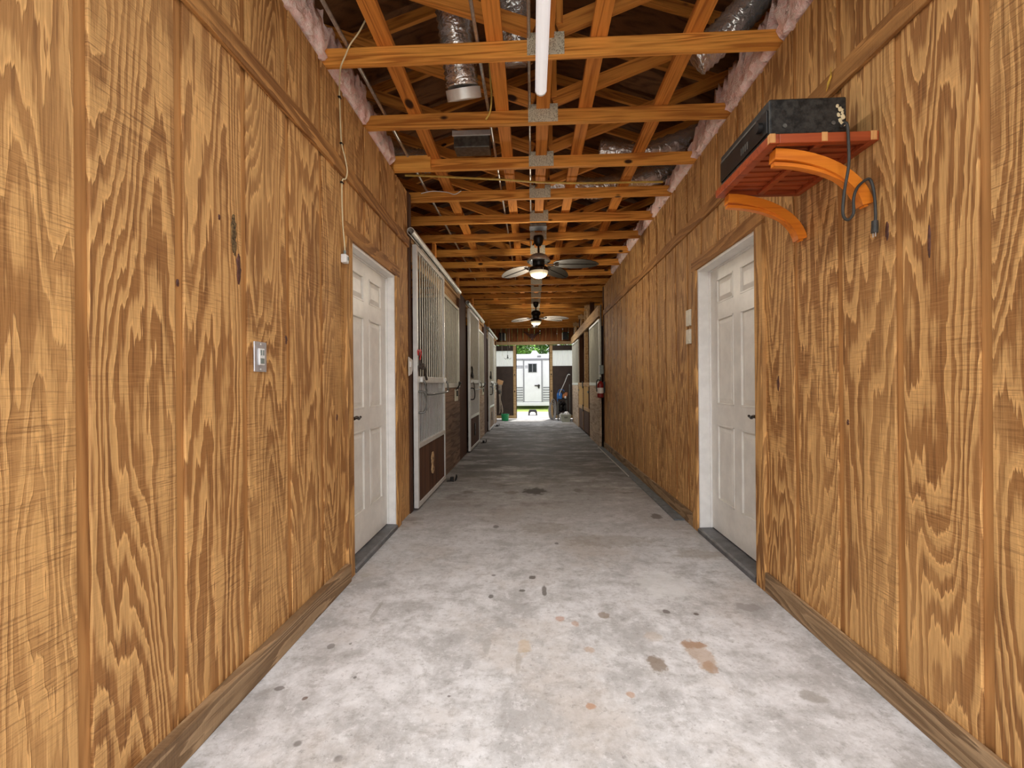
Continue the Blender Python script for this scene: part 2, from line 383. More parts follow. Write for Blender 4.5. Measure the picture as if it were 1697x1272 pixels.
# ------------------------------------------------------------------ mesh builder
class MB:
    def __init__(s): s.v = []; s.f = []; s.sm = []
    def add(s, vs, fs, smooth=False):
        b = len(s.v); s.v += [tuple(x) for x in vs]
        s.f += [tuple(i + b for i in f) for f in fs]; s.sm += [smooth] * len(fs); return s
    def box(s, x0, x1, y0, y1, z0, z1, mat=None):
        vs = [(x, y, z) for x in (x0, x1) for y in (y0, y1) for z in (z0, z1)]
        if mat is not None: vs = [mat @ Vector(v) for v in vs]
        return s.add(vs, [(0, 1, 3, 2), (4, 6, 7, 5), (0, 4, 5, 1), (2, 3, 7, 6), (0, 2, 6, 4), (1, 5, 7, 3)])
    def ring_surface(s, rings, closed=True, caps=True, smooth=True):
        n = len(rings[0]); vs = [p for r in rings for p in r]; fs = []
        for i in range(len(rings) - 1):
            for j in range(n if closed else n - 1):
                a, b = i * n + j, i * n + (j + 1) % n
                fs.append((a, b, b + n, a + n))
        s.add(vs, fs, smooth)
        if caps and closed:
            s.add(rings[0], [tuple(reversed(range(n)))]); s.add(rings[-1], [tuple(range(n))])
        return s
    def tube(s, pts, r, n=8, caps=True, smooth=True, closed=False):
        pts = [Vector(p) for p in pts]; rings = []; up = None
        m = len(pts)
        for i, p in enumerate(pts):
            if closed: d = pts[(i + 1) % m] - pts[i - 1]
            else: d = (pts[min(i + 1, m - 1)] - pts[max(i - 1, 0)])
            d.normalize()
            if up is None:
                up = Vector((0, 0, 1)) if abs(d.z) < .9 else Vector((1, 0, 0))
            a = d.cross(up)
            if a.length < 1e-4: a = d.orthogonal()
            a.normalize(); b = a.cross(d).normalized(); up = b
            rr = r[i] if isinstance(r, (list, tuple)) else r
            rings.append([p + a * (rr * math.cos(2 * math.pi * k / n)) + b * (rr * math.sin(2 * math.pi * k / n)) for k in range(n)])
        if closed: rings.append(rings[0])
        return s.ring_surface(rings, True, caps and not closed, smooth)
    def lathe(s, prof, c=(0, 0, 0), n=24, smooth=True):
        rings = [[(c[0] + r * math.cos(2 * math.pi * k / n), c[1] + r * math.sin(2 * math.pi * k / n), c[2] + z) for k in range(n)] for r, z in prof]
        return s.ring_surface(rings, True, True, smooth)
    def prism(s, poly, axis, a, b, off=(0, 0, 0)):
        """poly 2D extruded along axis from a to b"""
        def pt(u, v, w):
            p = {'X': (w, u, v), 'Y': (u, w, v), 'Z': (u, v, w)}[axis]
            return (p[0] + off[0], p[1] + off[1], p[2] + off[2])
        n = len(poly); vs = [pt(u, v, a) for u, v in poly] + [pt(u, v, b) for u, v in poly]
        fs = [tuple(range(n)), tuple(reversed(range(n, 2 * n)))] + [(i, i + n, (i + 1) % n + n, (i + 1) % n) for i in range(n)]
        return s.add(vs, fs)
    def build(s, name, mat, parent=None, bevel=0.0, matrix=None, recalc=True):
        me = bpy.data.meshes.new(name)
        L = parent.get('_w', (0, 0, 0)) if parent is not None else (0, 0, 0)
        L = Vector(L)
        if matrix is None: me.from_pydata([tuple(Vector(v) - L) for v in s.v], [], s.f)
        else: me.from_pydata(s.v, [], s.f)
        me.polygons.foreach_set('use_smooth', s.sm)
        if recalc:
            bm = bmesh.new(); bm.from_mesh(me); bmesh.ops.recalc_face_normals(bm, faces=bm.faces[:]); bm.to_mesh(me); bm.free()
        me.update()
        if mat is not None: me.materials.append(mat if not isinstance(mat, str) else M[mat])
        o = bpy.data.objects.new(name, me); COL.objects.link(o)
        if parent is not None: o.parent = parent
        if matrix is not None: o.matrix_basis = Matrix.Translation(-L) @ matrix
        o['_w'] = tuple(L)
        if bevel:
            b = o.modifiers.new('b', 'BEVEL'); b.width = bevel; b.segments = 2; b.limit_method = 'ANGLE'; b.angle_limit = R(40)
        return o

def tag(o, label=None, cat=None, group=None, kind=None):
    if label: o['label'] = label
    if cat: o['category'] = cat
    if group: o['group'] = group
    if kind: o['kind'] = kind
    return o
def thing(name, label, cat, loc=(0, 0, 0), group=None):
    o = bpy.data.objects.new(name, None); COL.objects.link(o); o.location = loc; o.empty_display_size = .05
    o['_w'] = tuple(loc)
    return tag(o, label, cat, group)
def struct(o): o['kind'] = 'structure'; return o
def copy_tree(o, delta=(0, 0, 0), parent=None):
    c = o.copy(); COL.objects.link(c)
    if parent is not None: c.parent = parent
    else: c.location = Vector(o.location) + Vector(delta)
    for ch in list(o.children): copy_tree(ch, (0, 0, 0), c)
    return c
def lumber(name, p0, p1, w, h, mat, parent=None, roll=0.0, bevel=.002):
    """a board from p0 to p1; w = horizontal thickness, h = the other one"""
    p0, p1 = Vector(p0), Vector(p1); d = p1 - p0; L = d.length
    x = d.normalized(); up = Vector((0, 0, 1)) if abs(x.z) < .95 else Vector((0, 1, 0))
    y = up.cross(x).normalized(); z = x.cross(y)
    m = Matrix((x, y, z)).transposed().to_4x4() @ Matrix.Rotation(roll, 4, 'X'); m.translation = p0
    b = MB().box(0, L, -w / 2, w / 2, -h / 2, h / 2)
    return b.build(name, mat, parent, bevel, m)
def blob(mb, c, rx, ry, rz, seed, amp=.2, nu=18, nv=12):
    rnd = random.Random(seed)
    ph = [(rnd.uniform(0, 6.28), rnd.randint(1, 5), rnd.randint(1, 4)) for _ in range(7)]
    rings = []
    for i in range(nv + 1):
        t = math.pi * i / nv; ring = []
        for j in range(nu):
            a = 2 * math.pi * j / nu
            k = 1 + amp * sum(math.sin(p + m * a + q * t * 2) for p, m, q in ph) / 3 * math.sin(t)
            s_ = max(math.sin(t), .02)
            ring.append((c[0] + rx * k * s_ * math.cos(a), c[1] + ry * k * s_ * math.sin(a), c[2] + rz * k * math.cos(t)))
        rings.append(ring)
    mb.ring_surface(rings)
def bez(p0, p1, p2, p3, n=12):
    out = []
    for i in range(n + 1):
        t = i / n; u = 1 - t
        out.append(tuple(u**3 * a + 3 * u * u * t * b + 3 * u * t * t * c + t**3 * d for a, b, c, d in zip(p0, p1, p2, p3)))
    return out
def smooth_path(pts, n=6):
    out = []; P_ = [Vector(p) for p in pts]
    for i in range(len(P_) - 1):
        a = P_[max(i - 1, 0)]; b = P_[i]; c = P_[i + 1]; d = P_[min(i + 2, len(P_) - 1)]
        for k in range(n):
            t = k / n
            out.append(.5 * ((2 * b) + (c - a) * t + (2 * a - 5 * b + 4 * c - d) * t * t + (3 * b - a - 3 * c + d) * t**3))
    out.append(P_[-1]); return out
ORD = ['first', 'second', 'third', 'fourth', 'fifth', 'sixth', 'seventh', 'eighth', 'ninth', 'tenth', 'eleventh', 'twelfth', 'thirteenth',
       'fourteenth', 'fifteenth', 'sixteenth', 'seventeenth', 'eighteenth', 'nineteenth', 'twentieth', 'twenty-first']

# ------------------------------------------------------------------ dimensions
XL, XR = -1.125, 1.305          # siding faces
TOP = 2.925                     # wall top
Y0 = .25                        # entrance end of the walls
YL, YR = 3.98, 8.12             # far ends of left / right siding
YE = 14.65                      # far end wall
OUTL, OUTR = -4.6, 4.8
XS0 = 1.225

# ------------------------------------------------------------------ setting
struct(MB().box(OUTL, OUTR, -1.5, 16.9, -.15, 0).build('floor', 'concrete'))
gm = MB(); gm.add([(-60, -60, -.06), (60, -60, -.06), (60, 80, -.06), (-60, 80, -.06)], [(0, 1, 2, 3)])
struct(gm.build('ground', 'ground'))

def siding_wall(name, xf, side, yends, grooves, gw, opening):
    """vertical boards proud of a recessed channel face; opening = (y0, y1, ztop)"""
    oy0, oy1, oz = opening; s = side      # s=-1: wall lies towards -X
    back = MB(); t = .125; rec = .010
    xa, xb = xf + s * rec, xf + s * t
    lo, hi = min(xa, xb), max(xa, xb)
    back.box(lo, hi, yends[0], oy0, 0, TOP); back.box(lo, hi, oy1, yends[1], 0, TOP); back.box(lo, hi, oy0, oy1, oz, TOP)
    w = struct(back.build(name, 'groove'))
    boards = MB(); e = [yends[0]]
    for g in grooves: e += [g, g + gw]
    e.append(yends[1])
    bl, bh = min(xf, xa), max(xf, xa)
    for i in range(0, len(e), 2):
        a, b = e[i], e[i + 1]
        if b <= oy0 or a >= oy1: boards.box(bl, bh, a, b, 0, TOP); continue
        if a < oy0: boards.box(bl, bh, a, oy0, 0, TOP)
        if b > oy1: boards.box(bl, bh, oy1, b, 0, TOP)
        boards.box(bl, bh, max(a, oy0), min(b, oy1), oz, TOP)
    boards.build('siding_boards', 'siding', w, .0025)
    return w
gL = [.41, .725, 1.044, 1.352, 1.673, 1.985, 2.309, 2.615, 2.93, 3.245, 3.62]
wall_l = siding_wall('wall_left', XL, -1, (Y0, YL), gL, .036, (2.695, 3.585, 2.065))
gR = [.40, .70, 1.005, 1.323, 1.624, 1.928, 2.243] + [2.548 + .305 * k for k in range(18)]
wall_r = siding_wall('wall_right', XR, 1, (Y0, YR), gR, .036, (2.63, 3.555, 2.055))
# knots that mark single boards
def knot(y, z, xf, ry, rz, s):
    b = MB(); blob(b, (xf, y, z), .0035, ry, rz, int(y * 997), .25, 12, 8)
    return b
MBk = MB()
for (y, z, ry, rz) in [(1.655, 1.62, .012, .06), (1.36, 1.50, .006, .012), (1.98, 1.38, .008, .02), (2.50, .985, .010, .02), (1.55, 1.78, .006, .01)]:
    blob(MBk, (XL, y, z), .003, ry, rz, int(y * 997), .3, 12, 8)
MBk.build('knot', M['bone'], wall_l)
MBk = MB()
for (y, z, ry, rz) in [(1.628, 1.77, .014, .05), (1.632, 1.70, .010, .035), (1.62, 1.735, .006, .05)]: blob(MBk, (XL, y, z), .0012, ry, rz, int(z * 997), .5, 14, 10)
MBk.build('mould_stain', plain('dark_mould', (.16, .10, .04), .9, 0, .5, 90), wall_l)
MBk = MB()
for (y, z, ry, rz) in [(2.42, 1.16, .012, .04), (1.518, 1.627, .006, .055), (1.69, 1.72, .008, .035), (2.62, .62, .006, .01), (1.90, 1.0, .006, .012), (2.30, 2.3, .008, .02)]:
    blob(MBk, (XR, y, z), .003, ry, rz, int(y * 997), .3, 12, 8)
MBk.build('knot', M['bone'], wall_r)

# belly bands, base boards, door casings
struct(MB().box(XL, XL + .019, Y0, YL, 2.415, 2.505).build('trim_1', 'trimY', None, .002))
struct(MB().box(XR - .019, XR, Y0, YR, 2.40, 2.49).build('trim_2', 'trimY', None, .002))
b = MB(); b.box(XL, XL + .038, Y0, 2.60, 0, .105); struct(b.build('baseboard_left', 'base', None, .003))
b = MB(); b.box(XR - .019, XR, Y0, 2.535, 0, .11); b.box(XR - .019, XR, 3.66, YR, 0, .11); struct(b.build('baseboard_right', 'base', None, .003))
def casing(name, xf, s, y0, y1, z, w=.09):
    xa, xb = xf, xf - s * .02; lo, hi = min(xa, xb), max(xa, xb)
    b = MB(); b.box(lo, hi, y0 - w, y0, 0, z); b.box(lo, hi, y1, y1 + w, 0, z)
    o = struct(b.build(name, 'trimZ', None, .002))
    MB().box(lo, hi, y0 - w, y1 + w, z, z + w).build('head_casing', 'trimY', o, .002)
    return o
casing('trim_3', XL, -1, 2.695, 3.585, 2.065)
casing('trim_4', XR, 1, 2.63, 3.555, 2.055)
# corner post and back trim at the end of the left siding
struct(MB().box(XL - .10, XL + .012, YL, YL + .085, 0, TOP).build('trim_5', 'darkpost', None, .003))
struct(MB().box(XR - .012, XR + .10, YR, YR + .06, 0, TOP).build('trim_6', 'darkpost', None, .003))

# side rooms and stalls behind the walls
struct(MB().box(OUTL - .1, OUTL, Y0, YE + .1, 0, 3.0).build('wall_outer_left', 'darkpost'))
struct(MB().box(OUTR, OUTR + .1, Y0, YE + .1, 0, 3.0).build('wall_outer_right', 'darkpost'))
b = MB(); b.box(OUTL, XL - .13, Y0, Y0 + .1, 0, 3.0); b.box(XR + .13, OUTR, Y0, Y0 + .1, 0, 3.0)
b.box(OUTL, OUTR, Y0 - .02, Y0 + .04, 2.99, 3.05)
struct(b.build('wall_entrance', 'siding'))
for i, y in enumerate((4.0, 7.25, 10.75)):
    struct(MB().box(OUTL, XL - .14, y - .05, y + .05, 0, 2.6).build('wall_partition', 'darkpost'))
for i, y in enumerate((8.05, 11.2)):
    struct(MB().box(XR + .14, OUTR, y - .05, y + .05, 0, 2.6).build('wall_partition', 'darkpost'))

struct(MB().box(OUTL, XL - .14, 13.82, 13.90, 0, 2.9).build('wall_partition', 'darkpost'))
struct(MB().box(XS0 + .13, OUTR, 13.96, 14.04, 0, 2.9).build('wall_partition', 'darkpost'))
# roof deck: two slopes, gable ends closed
RZ, PIT = 4.65, .333
xc = .09
b = MB()
for s, xo in ((-1, OUTL - .4), (1, OUTR + .4)):
    ze = RZ - PIT * abs(xo - xc)
    vs = [(xc, -.6, RZ), (xc, YE + .6, RZ), (xo, YE + .6, ze), (xo, -.6, ze)]
    b.add(vs + [(x, y, z + .03) for x, y, z in vs], [(0, 1, 2, 3), (7, 6, 5, 4), (0, 3, 7, 4), (1, 5, 6, 2), (2, 6, 7, 3)])
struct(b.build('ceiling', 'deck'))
for nm, y in (('wall_gable_near', Y0), ('wall_gable_far', YE)):
    zl = RZ - PIT * (xc - OUTL); zr = RZ - PIT * (OUTR - xc)
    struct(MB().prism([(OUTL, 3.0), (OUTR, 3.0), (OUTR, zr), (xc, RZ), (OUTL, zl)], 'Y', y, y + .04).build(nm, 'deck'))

# ------------------------------------------------------------------ entry doors
def entry_door(name, xf, s, y0, y1, ztop, rec):
    """six-panel door; jambs, sill, lever; s = side of the wall"""
    xs = xf + s * rec                      # slab face towards the aisle
    j = .02; root = MB()
    ya, yb, za, zb = y0 + j + .003, y1 - j - .003, .045, ztop - j - .004
    xin = xs + s * .038; lo, hi = min(xs, xin), max(xs, xin)
    # slab with recessed panel fields: stiles, rails and mullion are proud
    W = yb - ya
    cols = [(ya + .115, ya + W / 2 - .052), (ya + W / 2 + .052, yb - .115)]
    rows = [(.285, .854), (1.005, 1.65), (1.76, 1.945)]
    xd = xs + s * .011
    l2, h2 = min(xd, xin), max(xd, xin)
    root.box(l2, h2, ya, yb, za, zb)
    lf, hf = min(xs, xd), max(xs, xd)
    ys = [ya] + [v for c in cols for v in c] + [yb]
    zs = [za] + [v for r in rows for v in r] + [zb]
    for i in range(len(ys) - 1):
        for k in range(len(zs) - 1):
            if i % 2 == 1 and k % 2 == 1: continue
            root.box(lf, hf, ys[i], ys[i + 1], zs[k], zs[k + 1])
    d = struct(root.build(name, 'white'))
    for c in cols:
        for r in rows:
            p = MB(); m = .014; e = .034
            y_, Y_, z_, Z_ = c[0] + m, c[1] - m, r[0] + m, r[1] - m
            vs = [(xd, y_, z_), (xd, Y_, z_), (xd, Y_, Z_), (xd, y_, Z_)]
            xt = xs + s * .002
            vs += [(xt, y_ + e, z_ + e), (xt, Y_ - e, z_ + e), (xt, Y_ - e, Z_ - e), (xt, y_ + e, Z_ - e)]
            p.add(vs, [(4, 5, 6, 7), (0, 1, 5, 4), (1, 2, 6, 5), (2, 3, 7, 6), (3, 0, 4, 7)])
            p.build('raised_panel', 'white', d)
            mo = MB()           # moulding bead around the field
            for (a0, a1, b0, b1) in ((c[0], c[1], r[0], r[0] + .012), (c[0], c[1], r[1] - .012, r[1]), (c[0], c[0] + .012, r[0], r[1]), (c[1] - .012, c[1], r[0], r[1])):
                q = xs - s * .003; mo.box(min(q, xd), max(q, xd), a0, a1, b0, b1)
            mo.build('panel_moulding', 'white', d, .002)
    fr = MB()
    xo = xf - s * .004; xi = xf + s * .12; a, c_ = min(xo, xi), max(xo, xi)
    fr.box(a, c_, y0, y0 + j, 0.0, ztop); fr.box(a, c_, y1 - j, y1, 0.0, ztop); fr.box(a, c_, y0 + j, y1 - j, ztop - j, ztop)
    # stops
    q0, q1 = xs - s * .014, xs; a, c_ = min(q0, q1), max(q0, q1)
    fr.box(a, c_, y1 - j - .012, y1 - j, .04, ztop - j); fr.box(a, c_, y0 + j, y0 + j + .012, .04, ztop - j); fr.box(a, c_, y0 + j, y1 - j, ztop - j - .012, ztop - j)
    fr.build('door_frame', 'jamb', d, .002)
    x1 = xf - s * .022; x2 = xs + s * .05
    si = MB(); si.prism([(x1, 0.0), (x1, .026), (x1 + s * .012, .036), (x2, .040), (x2, 0.0)], 'Y', y0 + j, y1 - j)
    si.build('sill', 'sill', d, .002)
    hd = MB(); hz = .955; hy = ya + .07
    hd.tube([(xs, hy, hz), (xs - s * .008, hy, hz)], .032, 20); hd.tube([(xs, hy, hz), (xs - s * .05, hy, hz)], .011, 10)
    hd.tube(smooth_path([(xs - s * .048, hy - .005, hz), (xs - s * .052, hy + .04, hz + .006), (xs - s * .048, hy + .08, hz - .004), (xs - s * .046, hy + .115, hz + .004)]), [.011] * 13 + [.008] * 6, 10)
    hd.build('door_handle', 'bronze', d)
    hi_ = MB()
    for z in (.25, 1.05, 1.82): hi_.tube([(xs - s * .006, yb + .004, z - .045), (xs - s * .006, yb + .004, z + .045)], .006, 8)
    hi_.build('hinge', 'galv', d)
    return d
entry_door('door_1', XL, -1, 2.695, 3.585, 2.065, .066)
entry_door('door_2', XR, 1, 2.63, 3.555, 2.055, .09)

# ------------------------------------------------------------------ roof trusses
TY = [2.405 + .61 * i for i in range(20)]
CB, CH = 2.93, .089             # chord bottom and depth
PX = .085
for i, y in enumerate(TY):
    note = ['the light tube across its plate', 'whose whole diagonal webs show behind the first', 'with a nailer block at its left end',
            'just behind the yellow cable', 'with the dark mounting box behind its plate', 'at the canopy of the nearer fan'][i] if i < 6 else 'counted from the entrance'
    t = thing('roof_truss', '%s orange pine roof truss from the entrance%s' % (ORD[i], ', ' + note if i < 6 else ', beyond the nearer fan' if i < 12 else ', beyond the farther fan'), 'roof truss', (PX, y, CB), 'roof trusses over the aisle')
    lumber('bottom_chord', (OUTL + .05, y, CB + CH / 2), (OUTR - .05, y, CB + CH / 2), .038, CH, 'truss', t)
    for s in (-1, 1):
        xo = PX + s * 2.2
        lumber('diagonal_web', (PX + s * .06, y + .001, 3.085), (xo, y + .001, 3.085 + .37 * 2.14), .036, .086, 'web', t)
        lumber('tie_web', (PX + s * 2.25, y, 3.78), (PX + s * 1.55, y, CB + CH + .02), .036, .086, 'web', t)
        za = RZ - .10; zb_ = RZ - .10 - PIT * 4.3
        lumber('top_chord', (xc, y, za), (xc + s * 4.3, y, zb_), .038, .089, 'web', t)
    lumber('king_post', (PX + .075, y, CB + CH + .08), (PX + .075, y, RZ - .16), .036, .05, 'web', t)
    pl = MB(); pl.box(PX - .10, PX + .10, y - .0225, y - .0192, CB + .004, CB + .124)
    pl.build('nail_plate', 'plate', t, .0008)
    p2 = MB(); p2.box(PX - .10, PX + .10, y + .0192, y + .0225, CB + .004, CB + .124)
    p2.build('nail_plate', 'plate', t)
    if i == 2:
        lumber('nailer_block', (XL + .005, y - .040, CB + .052), (XL + .31, y - .040, CB + .052), .036, .105, 'nailer', t)
BR = [(-.79, 'outermost brace board over the left wall side', .038, .089, 1), (-.19, 'brace board just on the left of the light tube', .089, .038, 0), (PX, 'middle brace board lying above the light tube', .066, .038, 0),
      (.37, 'brace board just on the right of the light tube', .089, .038, 0), (.87, 'outermost brace board over the right wall side', .089, .038, 0)]
for x, lab, w, h, edge in BR:
    z = CB + CH + .0205
    o = lumber('brace_board', (x, TY[0] - .35, z), (x, TY[-1] + .1, z), max(w, .089) if not edge else .089, .038, 'brace')
    tag(o, 'orange pine ' + lab + ', laid on the trusses', 'brace board', 'long brace boards on the trusses')
    if edge:
        pass

# conduits on the chords
for nm, x, lab, r in (('conduit', -1.0, 'grey steel conduit over the trusses beside the left wall top', .011), ('conduit', -.285, 'grey steel conduit beside the brace board left of the light tube', .010), ('conduit', -.005, 'thin grey steel conduit tight against the middle brace board', .009)):
    b = MB(); b.tube([(x, TY[0] - .9, CB + CH + r + .001), (x, TY[9], CB + CH + r + .001)], r, 10)
    for k in range(0, 9, 2):
        b.box(x - r - .012, x + r + .012, TY[k] - .012, TY[k] + .012, CB + CH, CB + CH + .003)
    tag(b.build(nm, 'conduit'), lab, 'conduit', 'electrical conduits above the aisle')

# wires over the trusses
def cable(name, pts, r, mat, label, cat='cable', group=None):
    return tag(MB().tube(smooth_path(pts), r, 7).build(name, mat), label, cat, group)
cable('cable', [(-1.10, 3.83, 3.00), (-.9, 3.85, 2.998), (-.6, 3.90, 2.997), (-.2, 3.96, 2.993), (.1, 4.02, 2.99), (.5, 4.06, 2.99), (.95, 4.08, 2.995), (1.2, 4.1, 3.0)], .009, 'yellowcable', 'yellow cable strung across the aisle between third and fourth trusses')
cable('hanging_cable', [(-.25, 2.46, 3.33), (-.25, 2.60, 3.24), (-.252, 2.75, 3.16), (-.254, 2.85, 3.11), (-.256, 2.93, 3.07), (-.27, 2.970, 3.0), (-.30, 2.975, 2.95)], .006, 'yellowcable', 'short yellow cable hanging down onto the face of the second truss')
cable('cable', [(-1.03, 4.12, 2.965), (-.93, 4.16, 3.0), (-.8, 4.18, 2.995), (-.72, 4.15, 2.96), (-.66, 4.17, 3.0)], .004, 'whiteplastic', 'thin pale wire looping behind the third truss at left')
cable('cable', [(1.18, 3.80, 3.0), (.9, 3.76, 2.99), (.62, 3.72, 3.0), (.5, 3.69, 3.005)], .005, 'greycord', 'dark wire drooping behind the third truss at right')

# foil ducts in the roof space
def duct(pts, r, label, seed):
    rnd = random.Random(seed); path = smooth_path(pts, 14)
    b = MB(); n = 26; rings = []
    m = len(path); up = Vector((0, 0, 1))
    for i, p in enumerate(path):
        d = (path[min(i + 1, m - 1)] - path[max(i - 1, 0)]).normalized()
        a = d.cross(up).normalized(); c = a.cross(d)
        base = r * (1 + (.06 if i % 2 else -.05))
        rings.append([p + (a * math.cos(2 * math.pi * k / n) + c * math.sin(2 * math.pi * k / n)) * base * (1 + rnd.uniform(-.035, .035)) for k in range(n)])
    b.ring_surface(rings)
    return tag(b.build('hanging_foil_duct', 'foil'), label, 'duct', 'foil air ducts in the roof space')
d1 = duct([(-.48, 2.50, 3.75), (-.46, 2.60, 3.45), (-.44, 2.70, 3.22), (-.425, 2.78, 3.04)], .10, 'round silver foil duct dropping behind the first truss, left of the light', 1)
MB().tube([(-.424, 2.782, 3.035), (-.418, 2.812, 2.985)], .110, 26).build('collar', 'galv', d1)
duct([(-.10, 2.56, 3.85), (-.095, 2.64, 3.55), (-.09, 2.71, 3.33), (-.085, 2.79, 3.17)], .098, 'crumpled silver foil duct right beside the light tube', 2)
duct([(1.60, 2.58, 3.72), (1.40, 2.66, 3.50), (1.20, 2.74, 3.30), (1.03, 2.82, 3.175)], .093, 'ribbed silver foil duct above the pink insulation at right', 3)
duct([(.60, 3.94, 3.215), (.85, 3.94, 3.175), (1.1, 3.94, 3.20), (1.7, 3.94, 3.42)], .09, 'silver foil duct lying across behind the third truss at right', 4)
duct([(.18, 4.56, 3.23), (.5, 4.56, 3.17), (.80, 4.56, 3.175), (1.5, 4.54, 3.34)], .10, 'silver foil duct glinting between fourth and fifth trusses', 5)
duct([(-2.1, 3.98, 3.40), (-1.5, 3.97, 3.28), (-1.1, 3.96, 3.20), (-.90, 3.96, 3.18)], .095, 'dark glinting foil duct behind the third truss over the left wall end', 6)
t = thing('duct_box', 'grey sheet metal duct box behind the second truss, left of centre', 'duct', (-.45, 3.5, CB + CH))
MB().box(-.60, -.32, 3.44, 3.585, CB + CH + .001, CB + CH + .12).build('box_body', 'galvdark', t, .004)
MB().box(-.61, -.31, 3.425, 3.4395, CB + CH + .085, CB + CH + .125).build('flange', 'galv', t, .002)

# pink insulation along the wall tops
def batt(y0, y1, side, label, seed, droop=0.0, thick=.15):
    rnd = random.Random(seed); b = MB(); n = 22; m = 22; rings = []
    x0 = (XL - .125) if side < 0 else XR - .006; x1 = (XL + .006) if side < 0 else XR + .125
    for i in range(n + 1):
        y = y0 + (y1 - y0) * i / n; ring = []
        k = .75 + .25 * math.sin(i * 1.3 + seed) + rnd.uniform(-.12, .12)
        for j in range(m):
            a = 2 * math.pi * j / m
            ux, uz = math.cos(a), math.sin(a)
            sx = abs(ux) ** .6 * (1 if ux > 0 else -1); sz = abs(uz) ** .6 * (1 if uz > 0 else -1)
            q = 1 + rnd.uniform(-.16, .12)
            x = (x0 + x1) / 2 + (x1 - x0) / 2 * sx * q
            z = 2.9285 + thick * k * (sz * q + 1.12) / 2
            z = max(z, 2.9275)
            inn = 1 if side < 0 else -1
            if sz < .2 and sx * inn > .55: x += inn * rnd.uniform(.0, .03)
            ring.append((x, y + rnd.uniform(-.01, .01) * (0 < i < n), z))
        rings.append(ring)
    b.ring_surface(rings)
    return tag(b.build('insulation_batt', 'insul'), label, 'insulation', 'pink insulation on the wall tops')
for i in range(-1, 3):
    ya = (TY[i] if i >= 0 else TY[0] - .62) + .024; yb = (TY[i + 1] if i + 1 < 20 else 0) - .024
    if i == 2: yb -= .05; ya += 0
    lab = 'pink fibre insulation tuft on the left wall top ' + ('in front of the first truss' if i < 0 else 'between the %s and %s trusses' % (ORD[i], ORD[i + 1]))
    if i == 2: continue
    if i == 1: yb -= .06
    batt(ya, yb, -1, lab, 11 + i, thick=.30 if i != 1 else .26)
for i in range(-1, 8):
    ya = (TY[i] if i >= 0 else TY[0] - .62) + .024; yb = TY[i + 1] - .024
    lab = 'pink fibre insulation tuft on the right wall top ' + ('in front of the first truss' if i < 0 else 'between the %s and %s trusses' % (ORD[i], ORD[i + 1]))
    batt(ya, yb, 1, lab, 31 + i, thick=.30 if i < 2 else .22)

# ceiling light tubes
def tube_light(y0, y1, z, label):
    t = thing('mounted_tube_light', label, 'light', (PX - .022, y0, z), 'white tube lights under the trusses')
    x = PX - .022; w = .033
    prof = [(x - w, z + .03), (x - w, z + .012), (x - w * .7, z - .004), (x - w * .25, z - .012), (x + w * .25, z - .012), (x + w * .7, z - .004), (x + w, z + .012), (x + w, z + .03)]
    MB().prism(prof, 'Y', y0 + .012, y1 - .012).build('diffuser', 'led', t)
    MB().box(x - w * .9, x + w * .9, y0 + .005, y1 - .005, z + .0302, CB - .0012).build('housing', 'whiteplastic', t, .003)
    for a, b_ in ((y0, y0 + .012), (y1 - .012, y1)):
        MB().prism([(u, v + .0005 * 0) for u, v in [(x - w - .001, z + .03), (x - w - .001, z + .011), (x - w * .7, z - .006), (x - w * .25, z - .014), (x + w * .25, z - .014), (x + w * .7, z - .006), (x + w + .001, z + .011), (x + w + .001, z + .03)]], 'Y', a, b_).build('end_cap', 'whiteplastic', t, .002)
    return t
tube_light(1.42, 2.63, 2.882, 'long white tube light under the first trusses, nearest the entrance')
tube_light(12.15, 13.35, 2.882, 'white tube light far down the aisle beyond the farther fan')
t = thing('mounting_box', 'dark metal mounting box below the middle brace, in front of the nearer fan', 'box', (PX, 4.95, CB))
MB().box(-.012, .165, 4.875, 5.005, CB - .03, CB + CH - .002).build('box_body', 'galvdark', t, .004)
MB().box(-.02, .173, 4.87, 5.01, CB - .036, CB - .0302).build('cover', 'black', t, .002)

